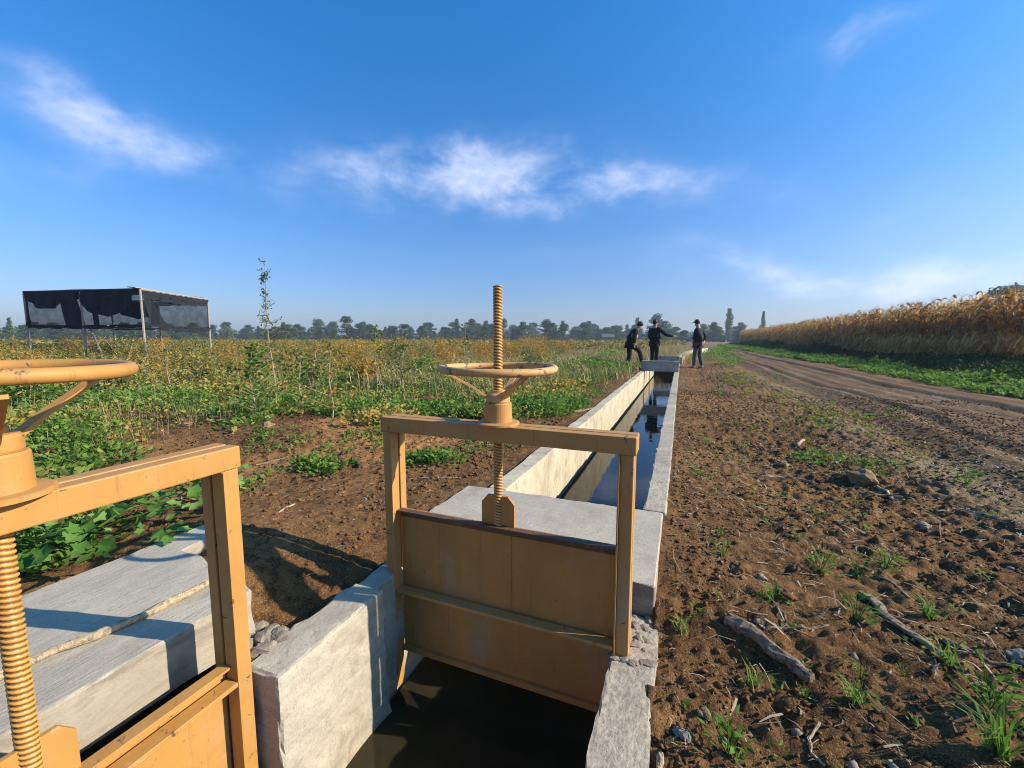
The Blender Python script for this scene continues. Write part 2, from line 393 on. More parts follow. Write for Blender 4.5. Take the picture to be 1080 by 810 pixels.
# ------------------------------------------------------------------ sky, sun
SUN_AZ = math.radians(14.5); SUN_EL = math.radians(28.5)     # azimuth measured from +X towards +Y
w = bpy.data.worlds.new('World'); S.world = w; w.use_nodes = True
nt = w.node_tree; N = nt.nodes; L = nt.links
for n in list(N): N.remove(n)
out = N.new('ShaderNodeOutputWorld'); bg = N.new('ShaderNodeBackground'); L.new(bg.outputs[0], out.inputs[0])
sky = N.new('ShaderNodeTexSky'); sky.sky_type = 'NISHITA'; sky.sun_disc = False
sky.sun_elevation = SUN_EL; sky.sun_rotation = PI / 2 - SUN_AZ
sky.air_density = 1.0; sky.dust_density = 1.3; sky.ozone_density = 3.2; sky.altitude = 200
hs = N.new('ShaderNodeHueSaturation'); hs.inputs['Saturation'].default_value = 1.25; hs.inputs['Value'].default_value = 1.0
L.new(sky.outputs[0], hs.inputs['Color'])
SKYFIX = True
tc = N.new('ShaderNodeTexCoord')
def wm(op, a, b=None, c=None):
    m = N.new('ShaderNodeMath'); m.operation = op
    for i, v in enumerate([q for q in (a, b, c) if q is not None]):
        if hasattr(v, 'is_linked'): L.new(v, m.inputs[i])
        else: m.inputs[i].default_value = v
    return m.outputs[0]
dn = N.new('ShaderNodeTexNoise'); dn.inputs['Scale'].default_value = 4; dn.inputs['Detail'].default_value = 5; dn.inputs['Roughness'].default_value = .6
L.new(tc.outputs['Generated'], dn.inputs['Vector'])
vs_ = N.new('ShaderNodeVectorMath'); vs_.operation = 'SUBTRACT'; L.new(dn.outputs['Color'], vs_.inputs[0]); vs_.inputs[1].default_value = (.5, .5, .5)
vm_ = N.new('ShaderNodeVectorMath'); vm_.operation = 'MULTIPLY_ADD'; L.new(vs_.outputs[0], vm_.inputs[0]); vm_.inputs[1].default_value = (.16, .16, .12); L.new(tc.outputs['Generated'], vm_.inputs[2])
D_ = vm_.outputs[0]
def rayn(px, py): return Vector(ray(px, py)).normalized()
total = None
CL = [  # centre px, end-of-long-axis px, half thickness px, strength : bearings of the clouds
 ((460, 188), (350, 196), 32, 1.0), ((575, 190), (745, 200), 24, 1.0), ((640, 205), (780, 192), 14, .7), ((500, 172), (420, 185), 20, .6),
 ((90, 118), (-10, 84), 22, .9), ((165, 150), (245, 172), 26, .85), ((10, 175), (-90, 160), 24, .6),
 ((905, 30), (985, -5), 24, 1.0), ((880, 70), (865, 120), 10, .5),
 ((722, 275), (775, 272), 16, .7), ((930, 306), (1050, 302), 13, 1.6), ((815, 287), (865, 300), 14, 1.2), ((1060, 285), (1190, 270), 16, .6),
 ((610, 262), (660, 258), 8, .35), ((480, 160), (470, 140), 18, .6), ((545, 265), (575, 262), 8, .3), ((945, 228), (1040, 190), 14, .45), ((455, 245), (440, 275), 12, .25),
 ((1000, 245), (1150, 210), 30, .3)]
for c_, e_, th, st in CL:
    c = rayn(*c_); e = rayn(*e_); u = (e - c); lu = u.length; u = (u - c * u.dot(c)).normalized(); v = c.cross(u).normalized()
    lv = (rayn(c_[0], c_[1] + th) - c).length
    d1 = N.new('ShaderNodeVectorMath'); d1.operation = 'DOT_PRODUCT'; L.new(D_, d1.inputs[0]); d1.inputs[1].default_value = u / lu
    d2 = N.new('ShaderNodeVectorMath'); d2.operation = 'DOT_PRODUCT'; L.new(D_, d2.inputs[0]); d2.inputs[1].default_value = v / lv
    r2 = wm('ADD', wm('POWER', d1.outputs['Value'], 2.0), wm('POWER', d2.outputs['Value'], 2.0))
    f = wm('MULTIPLY', wm('EXPONENT', wm('MULTIPLY', r2, -.62)), st)
    d3 = N.new('ShaderNodeVectorMath'); d3.operation = 'DOT_PRODUCT'; L.new(tc.outputs['Generated'], d3.inputs[0]); d3.inputs[1].default_value = c
    f = wm('MULTIPLY', f, wm('GREATER_THAN', d3.outputs['Value'], 0.0))
    total = f if total is None else wm('ADD', total, f)
cn = N.new('ShaderNodeTexNoise'); cn.inputs['Scale'].default_value = 6.5; cn.inputs['Detail'].default_value = 10; cn.inputs['Roughness'].default_value = .58; cn.inputs['Distortion'].default_value = .25
cmap = N.new('ShaderNodeMapping'); cmap.inputs['Scale'].default_value = (1, 1, 1.9); L.new(tc.outputs['Generated'], cmap.inputs[0]); L.new(cmap.outputs[0], cn.inputs['Vector'])
cm = wm('MULTIPLY', total, wm('MULTIPLY_ADD', cn.outputs['Fac'], 3.0, -.80))
mr = N.new('ShaderNodeMapRange'); mr.interpolation_type = 'SMOOTHSTEP'; mr.inputs['From Min'].default_value = .05; mr.inputs['From Max'].default_value = 2.1
L.new(cm, mr.inputs['Value'])
cf = N.new('ShaderNodeTexNoise'); cf.inputs['Scale'].default_value = 22; cf.inputs['Detail'].default_value = 8; cf.inputs['Roughness'].default_value = .65; L.new(cmap.outputs[0], cf.inputs['Vector'])
fac = wm('MULTIPLY', mr.outputs[0], wm('MULTIPLY_ADD', cf.outputs['Fac'], .85, .12))
sz_ = N.new('ShaderNodeSeparateXYZ'); L.new(tc.outputs['Generated'], sz_.inputs[0])
rp = N.new('ShaderNodeValToRGB'); L.new(sz_.outputs[2], rp.inputs[0]); e = rp.color_ramp.elements
while len(e) < 4: e.new(.5)
for i, (p_, c_) in enumerate(((.0, (.42, .43, .60)), (.07, (.47, .48, .63)), (.2, (.55, .60, .72)), (.65, (.25, .80, .99)))): e[i].position = p_; e[i].color = (*c_, 1)
m2 = N.new('ShaderNodeMix'); m2.data_type = 'RGBA'; m2.blend_type = 'MULTIPLY'; m2.inputs[0].default_value = 1; L.new(hs.outputs[0], m2.inputs[6]); L.new(rp.outputs[0], m2.inputs[7])
m3 = N.new('ShaderNodeVectorMath'); m3.operation = 'SCALE'; L.new(m2.outputs[2], m3.inputs[0]); m3.inputs['Scale'].default_value = 1.58
mx = N.new('ShaderNodeMix'); mx.data_type = 'RGBA'; L.new(fac, mx.inputs[0]); L.new(m3.outputs[0], mx.inputs[6]); mx.inputs[7].default_value = (6.0, 6.4, 8.0, 1)
L.new(mx.outputs[2], bg.inputs['Color']); bg.inputs['Strength'].default_value = .1
sl = bpy.data.lights.new('sun', 'SUN'); sl.energy = 4.9; sl.angle = math.radians(.53); sl.color = (1, .90, .75)
so = bpy.data.objects.new('sun', sl); C.objects.link(so)
sd = Vector((math.cos(SUN_AZ) * math.cos(SUN_EL), math.sin(SUN_AZ) * math.cos(SUN_EL), math.sin(SUN_EL)))
so.rotation_euler = sd.to_track_quat('Z', 'Y').to_euler()
vs = S.view_settings; vs.view_transform = 'Standard'; vs.look = 'None'; vs.exposure = 0.72; vs.gamma = 1; vs.use_curve_mapping = False

# ------------------------------------------------------------------ ground sheet
def lines(a, b, step, grow, lo, hi):
    core = list(np.arange(a, b + 1e-6, step)); s = step; x = core[-1]; up = []
    while x < hi: s *= grow; x += s; up.append(x)
    s = step; x = a; dn = []
    while x > lo: s *= grow; x -= s; dn.append(x)
    return np.array(dn[::-1] + core + up)
gx = lines(-3.2, 2.6, .016, 1.022, -900, 900); gy = lines(.75, 4.6, .016, 1.02, -60, 1600)
GX, GY = np.meshgrid(gx, gy)
GZ = ground_h(GX, GY)
V = np.stack([GX.ravel(), GY.ravel(), GZ.ravel()], 1)
nx, ny = len(gx), len(gy); idx = np.arange(nx * ny).reshape(ny, nx)
F = np.stack([idx[:-1, :-1].ravel(), idx[:-1, 1:].ravel(), idx[1:, 1:].ravel(), idx[1:, :-1].ravel()], 1)
nn = fbm(GX, GY, .8, 4, 41)
trk = sstep(1.9, 2.7, GX + .5 * nn) * sstep(6.3, 5.7, GX + .3 * nn)
pale = .6 * np.exp(-((GX - 2.05 - .25 * nn) / .35) ** 2) * sstep(2.5, 4, GY) * (.35 + .65 * sstep(-.2, .4, nn)) * .8
pale = np.maximum(pale, sstep(-9, -14, GX - .3 * GY) * .3)
red = sstep(-1.6, -2.6, GX) * sstep(-.25, .4, fbm(GX, GY, 1.6, 4, 61)) * .95
red = np.maximum(red, .5 * sstep(.1, .6, fbm(GX, GY, .9, 3, 62)) * (GX > 0) * (1 - trk))
cols = np.stack([trk.ravel(), pale.ravel(), red.ravel()], 1)
g = raw('ground', V, F, M_soil, smooth=True, cols=cols); tag(g, kind='structure')
g['label'] = 'rough brown tilled earth with a rutted dirt track'

# ------------------------------------------------------------------ water
wv = []; wf = []
def wq(x0, x1, y0, y1, z=-.58):
    k = len(wv); wv.extend([(x0, y0, z), (x1, y0, z), (x1, y1, z), (x0, y1, z)]); wf.append((k, k + 1, k + 2, k + 3))
wq(-1.16, -.12, -4, 22); wq(-2.06, -1.16, -.3, .90)
tag(raw('water', wv, wf, M_water), 'still dark water in the concrete canal', kind='structure')

# ------------------------------------------------------------------ concrete
def conc_poly(name, poly, z0, z1, mat, label, cat, res=.03, amp=.004, bev=.008):
    bm = bmesh.new(); f = bm.faces.new([bm.verts.new((x, y, z0)) for x, y in poly]); e = bmesh.ops.extrude_face_region(bm, geom=[f])
    bmesh.ops.translate(bm, verts=[v for v in e['geom'] if isinstance(v, bmesh.types.BMVert)], vec=(0, 0, z1 - z0)); bmesh.ops.recalc_face_normals(bm, faces=bm.faces)
    bmesh.ops.bevel(bm, geom=bm.edges[:], offset=bev, segments=2, affect='EDGES', profile=.5)
    lo = [min(p[0] for p in poly), min(p[1] for p in poly), z0]; hi = [max(p[0] for p in poly), max(p[1] for p in poly), z1]
    for ax in range(3):
        n = int((hi[ax] - lo[ax]) / res)
        for i in range(1, n):
            p = Vector((0, 0, 0)); p[ax] = lo[ax] + (hi[ax] - lo[ax]) * i / n; q = Vector((0, 0, 0)); q[ax] = 1
            bmesh.ops.bisect_plane(bm, geom=bm.verts[:] + bm.edges[:] + bm.faces[:], plane_co=p, plane_no=q)
    bm.normal_update(); P = np.array([v.co[:] for v in bm.verts]); a = fbm(P[:, 0] + P[:, 2] * .7, P[:, 1] + P[:, 2] * .9, .12, 4, 77)
    for i, v in enumerate(bm.verts):
        nn_ = v.normal.copy(); v.co += nn_ * a[i] * amp * (1 + 2 * (max(abs(nn_.x), abs(nn_.y), abs(nn_.z)) < .93))
    return tag(bobj(name, bm, mat), label, cat)
def conc(name, parts, mat, label, cat, group=None, res=.04, amp=.004, bev=.01):
    bm = bmesh.new()
    for (x0, x1, y0, y1, z0, z1) in parts:
        b2 = bmesh.new(); addbox(b2, x0, x1, y0, y1, z0, z1, bev)
        for ax, lo, hi in ((0, x0, x1), (1, y0, y1), (2, z0, z1)):
            n = int(min(60, (hi - lo) / res))
            for i in range(1, n):
                p = Vector((0, 0, 0)); p[ax] = lo + (hi - lo) * i / n; q = Vector((0, 0, 0)); q[ax] = 1
                bmesh.ops.bisect_plane(b2, geom=b2.verts[:] + b2.edges[:] + b2.faces[:], plane_co=p, plane_no=q)
        me = bpy.data.meshes.new('t'); b2.to_mesh(me); b2.free(); bm.from_mesh(me); bpy.data.meshes.remove(me)
    bm.normal_update()
    P = np.array([v.co[:] for v in bm.verts])
    a = fbm(P[:, 0] + P[:, 2] * .7, P[:, 1] + P[:, 2] * .9, .12, 4, 77); b = fbm(P[:, 1] - P[:, 2] * .8, P[:, 0] + P[:, 2], .10, 4, 87)
    for i, v in enumerate(bm.verts):
        nrm = v.normal; edge = 1 + 2.0 * (max(abs(nrm.x), abs(nrm.y), abs(nrm.z)) < .93)
        v.co += nrm * (a[i] * amp * edge) + Vector((b[i], a[i], 0)) * amp * .4 * edge
    o = bobj(name, bm, mat, smooth=False); tag(o, label, cat, group); return o
conc('canal_wall', [(-1.245, -1.105, 2.655, 16.0, -.9, -.002)], M_wall, 'long left concrete canal wall with sunlit inner face', 'canal wall', res=.10, amp=.005)
rw = [(-.182, -.045, 2.655 + (0 if k == 0 else k * 3.05 - .0), 2.655 + (k + 1) * 3.05 - .012, -.9, -.002 - .006 * (k % 2)) for k in range(4)]
conc('canal_wall', rw + [(-.182, -.045, 14.87, 20.1, -.9, -.01)], M_grain, 'narrow right concrete canal wall beside the tilled soil', 'canal wall', res=.09, amp=.006)
conc('canal_wall', [(-.205, -.042, -1.0, 1.79, -.9, -.142)], M_grain, 'low rough concrete wall top at the bottom edge beside the bare soil', 'canal wall', res=.03, amp=.006, bev=.010)
conc('canal_wall', [(-1.245, -1.105, 16.02, 20.1, -.9, -.02)], M_wall, 'far stretch of left canal wall behind the cross beam', 'canal wall', res=.2)
conc('concrete_pier', [(-1.285, -1.13, .855, 1.37, -.9, -.004), (-1.30, -1.185, 1.374, 1.80, -.9, -.03)], M_pier, 'thick board marked concrete pier between the two sluice gates', 'concrete pier', res=.028, amp=.007, bev=.012)
conc('concrete_slab', [(-1.40, -.062, 1.81, 2.64, -.17, -.001)], M_slab, 'pale concrete slab bridging the canal behind the middle sluice gate', 'concrete slab', res=.03, amp=.004, bev=.008)
conc_poly('concrete_slab', [(-2.13, -.62), (-1.43, -.62), (-1.43, 1.0), (-1.60, 1.05), (-1.99, 1.10), (-2.03, 1.33), (-2.18, 1.36)], -.045, .135, M_slab2, 'grey concrete slab left of the near sluice gate with a stick on it', 'concrete slab', .03, .005)
conc('outlet_wall', [(-1.50, -1.29, .875, 1.01, -.9, -.048)], M_rough, 'rough broken concrete stub behind the right post of the near gate', 'concrete wall', res=.025, amp=.016, bev=.014)
conc('outlet_wall', [(-2.10, -1.29, -.55, -.25, -.9, -.05)], M_rough, 'low outlet side wall below the grey slab at the left edge', 'concrete wall', res=.06)
conc('canal_wall', [(-1.285, -1.13, -1.5, -.105, -.9, -.004)], M_pier, 'stub of canal wall on the near side of the left gate', 'canal wall', res=.06)
conc('outlet_wall', [(-2.16, -2.05, -.4, 1.0, -.9, -.05)], M_rough, 'back wall of the outlet pit below the grey slab', 'concrete wall', res=.08)
conc('cross_beam', [(-1.225, -.05, 14.7, 14.86, .0, .345)], M_conc, 'nearer grey concrete beam standing across the canal by the people', 'concrete beam', res=.08)
conc('cross_beam', [(-1.10, -.07, 19.6, 19.75, .04, .33)], M_conc, 'farther grey concrete beam across the canal behind the nearer one', 'concrete beam', res=.1)
def wallpath(pts, h, th, z0):
    bm = bmesh.new(); n = len(pts); R = []
    for i, p in enumerate(pts):
        p = Vector((*p, 0)); t = (Vector((*pts[min(i + 1, n - 1)], 0)) - Vector((*pts[max(i - 1, 0)], 0))).normalized(); a = Vector((-t.y, t.x, 0)) * th / 2
        R.append([bm.verts.new(q) for q in (p + a + Vector((0, 0, z0)), p - a + Vector((0, 0, z0)), p - a + Vector((0, 0, h)), p + a + Vector((0, 0, h)))])
    for i in range(n - 1):
        for k in range(4): bm.faces.new((R[i][k], R[i][(k + 1) % 4], R[i + 1][(k + 1) % 4], R[i + 1][k]))
    bm.faces.new(R[0]); bm.faces.new(R[-1][::-1]); return bm
tag(bobj('canal_wall', wallpath([(-.08, 20.25), (-.02, 22.5), (.18, 26), (.38, 30.3), (1.0, 36), (2.2, 44)], .26, .3, -.3), M_wall), 'far pale concrete canal wall bending right past the cross beams', 'canal wall')
# broken mortar lumps at the foot of the right post
def lump(name, loc, size, mat, sq=(1, 1, .7), seed=0, sub=2, amp=.25):
    bm = bmesh.new(); bmesh.ops.create_icosphere(bm, subdivisions=sub, radius=1)
    r = random.Random(seed); ph = [r.random() * 6 for _ in range(9)]
    for v in bm.verts:
        p = v.co; k = 1 + amp * (math.sin(p.x * 2.3 + ph[0]) * math.sin(p.y * 2.9 + ph[1]) + .6 * math.sin(p.z * 5.1 + ph[2] + p.x * 3) + .4 * math.sin(p.y * 8 + ph[3]) * math.sin(p.x * 7 + ph[4])) + (r.random() - .5) * amp * .4
        v.co = Vector((p.x * sq[0], p.y * sq[1], p.z * sq[2])) * size * k
    o = bobj(name, bm, mat); o.location = loc; o.rotation_euler = (0, 0, r.random() * 6); return o
random.seed(77); M_l = [(random.uniform(-.19, -.06), random.uniform(1.49, 1.80), random.uniform(.007, .022)) for _ in range(34)]
bm = bmesh.new()
for i, (x, y, s) in enumerate(M_l):
    o = lump('m', (0, 0, 0), s, M_rough, (1, 1.2, .42), 50 + i); me = o.data; me.transform(Matrix.Translation((x, y, -.14)) @ Matrix.Rotation(i, 4, 'Z')); bm.from_mesh(me); bpy.data.objects.remove(o)
tag(bobj('mortar_patch', bm, M_rough), 'crumbling mortar packed round the foot of the right gate post', 'mortar', kind='stuff')

bm = bmesh.new()
for i in range(46):
    o = lump('m', (0, 0, 0), random.uniform(.012, .036), M_rough, (1, 1.2, .6), 150 + i); me = o.data; me.transform(Matrix.Translation((random.uniform(-1.45, -1.27), random.uniform(.88, 1.04), random.uniform(-.06, -.01))) @ Matrix.Rotation(i, 4, 'Z')); bm.from_mesh(me); bpy.data.objects.remove(o)
tag(bobj('rubble_patch', bm, M_rough), 'broken concrete rubble between the grey slab corner and the pier', 'rubble', kind='stuff')

# ------------------------------------------------------------------ sluice gates
def thread_mesh(length, r=.0195, pitch=.0125):
    n = 18; m = int(length / pitch * 6); k = np.arange(n); V = []; Cc = []
    zz = np.linspace(0, length, m)
    for z in zz:
        ph = (z / pitch + 2 * k / n); s = np.abs(((ph % 1) - .5) * 2)          # 0..1 triangular
        cr = sstep(.30, .62, s); rr = r - .0034 * (1 - cr)
        V.append(np.stack([rr * np.cos(2 * PI * k / n), rr * np.sin(2 * PI * k / n), np.full(n, z)], 1)); Cc.append(np.repeat(cr[:, None], 3, 1))
    V = np.concatenate(V); Cc = np.concatenate(Cc); F = []
    for i in range(m - 1):
        a = i * n; F += [(a + j, a + (j + 1) % n, a + n + (j + 1) % n, a + n + j) for j in range(n)]
    k2 = len(V); V = np.concatenate([V, [[0, 0, length + .002]]]); Cc = np.concatenate([Cc, [[1, 1, 1]]])
    F += [(k2 - n + j, k2 - n + (j + 1) % n, k2, k2) for j in range(n)]
    return V, F, Cc
def make_gate(loc, rz, top, mats, label, stemtop, hw=.556, zr=0.0, spokes=(-35, -145, 85), R=.228):
    P, PL, WH = mats
    root = empty('sluice_gate', loc, rz); tag(root, label, 'sluice gate', 'painted hand wheel sluice gates')
    fr = empty  # frame members
    bm = bmesh.new(); addbox(bm, -hw, hw, 0, .046, .638, .704, .004); bobj('top_beam', bm, P, root)
    bm = bmesh.new(); addbox(bm, -hw, hw, .058, .104, .638, .703, .004); bobj('top_beam', bm, P, root)
    for s in (-1, 1):
        bm = bmesh.new()
        a, b = (-hw + .008, -hw + .056) if s < 0 else (hw - .056, hw - .008)
        addbox(bm, a, b, .004, .046, -.78, .6375, .003)
        e = -hw + .056 if s < 0 else hw - .056
        addbox(bm, min(e, e - s * .006), max(e, e - s * .006), -.010, .040, -.78, .6375, .001)
        addbox(bm, a, b, .060, .102, -.78, .6375, .003)
        addbox(bm, a + .01, b - .01, .046, .060, .60, .637, 0)
        bobj('post', bm, P, root)
    box('cross_rail', -hw + .064, hw - .064, -.012, .036, -.112 + zr, -.098 + zr, P, root)
    pt = empty('gate_panel', (0, 0, 0), 0, root)
    bm = bmesh.new(); addbox(bm, -hw + .0635, hw - .0635, .0475, .0555, top - .70, top, .001); bobj('panel_sheet', bm, PL, pt)
    bm = bmesh.new(); addbox(bm, -hw + .066, hw - .066, .014, .0465, top - .006, top + .001, .001); addbox(bm, -hw + .066, hw - .066, .040, .0468, top - .036, top - .008, .001); bobj('top_flange', bm, M_dark if top > .1 else P, pt)
    bm = bmesh.new(); addbox(bm, -hw + .068, hw - .068, .030, .0465, top - .698, top - .672, .001); bobj('bottom_flange', bm, PL, pt)
    bm = bmesh.new(); addbox(bm, .058, .061, .0445, .047, top - .36, top - .04, 0); bobj('weld_seam', bm, P, pt)
    # gusset plates either side of the stem
    for s in (-1, 1):
        bm = bmesh.new(); o = [(.016, 0), (.074, 0), (.074, .095), (.046, .128), (.016, .128)]
        vs = [[bm.verts.new((s * x, y, top + z)) for x, z in o] for y in (.044, .056)]
        bm.faces.new(vs[0]); bm.faces.new(vs[1][::-1])
        for i in range(5): bm.faces.new((vs[0][i], vs[1][i], vs[1][(i + 1) % 5], vs[0][(i + 1) % 5]))
        bobj('gusset_plate', bm, PL if top > .1 else P, root)
    V, F, Cc = thread_mesh(stemtop - top + .0); V = V + np.array([0, .051, top])
    st = raw('threaded_stem', V, F, M_stem, root, True, Cc)
    # bearing housing
    bm = bmesh.new(); lathe(bm, [(.088, .7045), (.088, .713), (.082, .7155), (.058, .717), (.056, .79), (.053, .795)], 40, (0, .051))
    bobj('bearing_housing', bm, P, root, False)
    bm = bmesh.new(); lathe(bm, [(.047, .7952), (.049, .80), (.049, .825), (.043, .832), (.030, .834), (.030, .845)], 36, (0, .051)); hub = bobj('hub', bm, WH, root, False)
    bm = bmesh.new(); r = .0150; n = 72
    rings = []
    for i in range(n):
        A = 2 * PI * i / n; rr = r * (1 + .03 * math.sin(5 * A))
        rings.append([bm.verts.new(((R + rr * math.cos(B)) * math.cos(A), .051 + (R + rr * math.cos(B)) * math.sin(A), .932 + zr * .25 + rr * math.sin(B) + .002 * math.sin(2 * A))) for B in [2 * PI * j / 14 for j in range(14)]])
    for i in range(n):
        for j in range(14): bm.faces.new((rings[i][j], rings[(i + 1) % n][j], rings[(i + 1) % n][(j + 1) % 14], rings[i][(j + 1) % 14]))
    wh = empty('hand_wheel', (0, 0, 0), 0, root)
    bobj('rim', bm, WH, wh, True)
    for k in range(3):
        A = math.radians(spokes[k])
        bm = bmesh.new(); ca, sa = math.cos(A), math.sin(A)
        sec = []
        for q, z in ((.036, .812), (.10, .857), (.17, .897), (.212, .922)):
            c = Vector((ca * q, .051 + sa * q, z)); t = Vector((-sa, ca, 0)) * .0125; u = Vector((-ca * .55, -sa * .55, .83)) * .0045
            sec.append([bm.verts.new(c + t + u), bm.verts.new(c - t + u), bm.verts.new(c - t - u), bm.verts.new(c + t - u)])
        for i in range(3):
            for j in range(4): bm.faces.new((sec[i][j], sec[i][(j + 1) % 4], sec[i + 1][(j + 1) % 4], sec[i + 1][j]))
        bm.faces.new(sec[0]); bm.faces.new(sec[-1][::-1]); bobj('spoke', bm, WH, wh)
    return root
make_gate((-.689, 1.517, 0), 0, .272, (M_paint, M_plate, M_wheel), 'raised ochre sluice gate across the canal, its threaded stem standing high above the wheel', 1.262)
make_gate((-1.21, .372, .032), PI / 2, .034, (M_paint2, M_paint2, M_paint2), 'lowered ochre sluice gate at the left edge, partly cut off by the frame', 1.0, .47, .09, (-102, 18, 138), .219)

# ------------------------------------------------------------------ leaf building
def unit(n):
    a = rng.normal(size=(n, 3)); return a / np.linalg.norm(a, axis=1)[:, None]
def leaves(P, size, up=.5, aspect=.5, fold=.25, tdir=None):
    """P: leaf base points; returns verts, tris. Each leaf is a folded diamond."""
    n = len(P); d = unit(n) if tdir is None else tdir + .5 * unit(n)
    d[:, 2] = d[:, 2] * .7 + up * .3; d /= np.linalg.norm(d, axis=1)[:, None]
    s = np.cross(d, unit(n)); s /= np.linalg.norm(s, axis=1)[:, None]; nn = np.cross(d, s)
    size = np.broadcast_to(size, (n,))[:, None] * (.6 + .8 * rng.random((n, 1)))
    a = P; c = P + d * size; b = P + d * size * .45 + s * size * aspect * .5 + nn * size * fold * .3; e = P + d * size * .45 - s * size * aspect * .5 + nn * size * fold * .3
    V = np.stack([a, b, c, e], 1).reshape(-1, 3); k = np.arange(n)[:, None] * 4
    F = np.concatenate([k + [0, 1, 2], k + [0, 2, 3]], 1).reshape(-1, 3)
    return V, F
def blades(P, h, w, lean=.4):
    n = len(P); az = rng.random(n) * 2 * PI; d = np.stack([np.cos(az), np.sin(az), 0 * az], 1); s = np.stack([-np.sin(az), np.cos(az), 0 * az], 1)
    h = (np.broadcast_to(h, (n,)) * (.6 + .7 * rng.random(n)))[:, None]; ln = lean * (.3 + rng.random((n, 1)))
    a = P - s * w / 2; b = P + s * w / 2; m = P + d * h * ln * .35 + np.array([0, 0, 1]) * h * .6
    c1 = m - s * w * .4; c2 = m + s * w * .4; t = P + d * h * ln + np.array([0, 0, 1]) * h * (1 - .3 * ln)
    V = np.stack([a, b, c2, c1, t], 1).reshape(-1, 3); k = np.arange(n)[:, None] * 5
    F = np.concatenate([k + [0, 1, 2], k + [0, 2, 3], k + [3, 2, 4]], 1).reshape(-1, 3)
    return V, F
def cat(lst):
    V = []; F = []; o = 0
    for v, f in lst: V.append(v); F.append(f + o); o += len(v)
    return np.concatenate(V), np.concatenate(F)
def clumps(PX, PY, R, H, K, size, tint, aspect=.5, z=None):
    n = len(PX); Z = ground_h(PX, PY, False) if z is None else z
    th = rng.random((n, K)) * 2 * PI; rr = np.sqrt(rng.random((n, K))) * R[:, None]; hh = rng.random((n, K)) ** .8 * H[:, None] * (1 - .5 * (rr / R[:, None]) ** 2)
    P = np.stack([PX[:, None] + rr * np.cos(th), PY[:, None] + rr * np.sin(th), Z[:, None] + hh], 2).reshape(-1, 3)
    td = np.stack([np.cos(th), np.sin(th), .6 + 0 * th], 2).reshape(-1, 3)
    V, F = leaves(P, np.repeat(size, K), .6, aspect, tdir=td)
    c = np.repeat(np.repeat(tint, K), 4)[:, None] * np.ones((1, 3))
    return V, F, c
def cam_depth(X, Y): return X * FW[0] + Y * FW[1]
def to_px(X, Y, z=-.07):
    d = cam_depth(X, Y) + (z - EYE) * FW[2]; r = X * RT[0] + Y * RT[1]; u = X * UP[0] + Y * UP[1] + (z - EYE) * UP[2]
    return 540 + FPX * r / d, 405 - FPX * u / d

# ------------------------------------------------------------------ low weeds on the left (ground cover)
def scatter_wedge(n, y0, y1, x0=-60, x1=690):
    """ground points spread evenly over the visible rows y0..y1 of the left field (a survey grid on the ground plane)"""
    px = x0 + (x1 - x0) * rng.random(n); u = rng.random(n)
    i0, i1 = 1 / (y0 - 358.), 1 / (y1 - 358.)
    py = 358 + 1 / (i1 + (i0 - i1) * u ** .9)
    out = np.array([gp(a, b) for a, b in zip(px, py)])
    return out[:, 0], out[:, 1], px, py
X, Y, px, py = scatter_wedge(26000, 386, 545, -80, 700)
nz = fbm(X, Y, 1.5, 4, 11); nz2 = fbm(X, Y, .5, 3, 12)
# where the ground is bare: near soil, the berm, the strip beside the canal
edge = np.interp(px, [-60, 0, 100, 200, 300, 400, 480, 560, 640], [640, 610, 560, 478, 452, 448, 440, 442, 398])
keep = (py < edge + 12 * nz) & (nz2 > .10 - .30 * sstep(440, 392, py)) & (X < -1.6)
berm = np.exp(-(((px - 250) / 110) ** 2 + ((py - 462) / 16) ** 2)); keep &= rng.random(len(X)) > berm * .95
keep &= ~((X > -2.35) & (Y < 1.6))
X, Y, px, py = X[keep], Y[keep], px[keep], py[keep]; nz = nz[keep]; nz2 = nz2[keep]
D = np.hypot(X, Y)
green = np.maximum.reduce([np.exp(-(((px - a) / b) ** 2 + ((py - c) / d) ** 2)) for a, b, c, d in ((625, 60, 398, 16), (580, 60, 434, 9), (480, 90, 434, 9), (180, 80, 428, 7), (370, 70, 436, 8), (110, 60, 500, 14), (60, 60, 575, 30), (290, 40, 430, 8), (440, 60, 405, 9), (40, 40, 425, 12))])
tint = np.clip(.55 + .75 * nz + .35 * nz2 + .25 * (rng.random(len(X)) - .5) - .5 * green - .08, 0, .9)
H = (.05 + .34 * np.clip(nz + .45, 0, 1) ** 1.5) * (.8 + .4 * rng.random(len(X))) * (1 - .4 * sstep(410, 440, py)); R = .10 + .12 * rng.random(len(X)) + .004 * D
sel = green > .45 + .3 * rng.random(len(X))
V, F, c = clumps(X[~sel], Y[~sel], R[~sel], H[~sel], 15, .048 + .0035 * D[~sel], tint[~sel])
tag(raw('weed_cover', V, F, M_cover, cols=c), 'low tangle of olive and yellowing weeds over the left field', 'weeds', kind='stuff')
V, F, c = clumps(X[sel], Y[sel], R[sel], H[sel] * 1.0 + .02, 18, .046 + .003 * D[sel], tint[sel] * 1.2)
tag(raw('green_weed_cover', V, F, M_green, cols=c), 'bright green leafy weeds in patches over the left field', 'weeds', kind='stuff')
X, Y, px, py = scatter_wedge(2200, 384, 520, -80, 660)
edge = np.interp(px, [-60, 0, 100, 200, 300, 400, 480, 560, 640], [600, 590, 520, 462, 446, 442, 436, 430, 392])
nz = fbm(X, Y, 2.2, 4, 111); k = (py < edge) & (nz > -.05) & (X < -2.2) & ~((X > -2.5) & (Y < 1.8)); X, Y, px, py, nz = X[k], Y[k], px[k], py[k], nz[k]; D = np.hypot(X, Y)
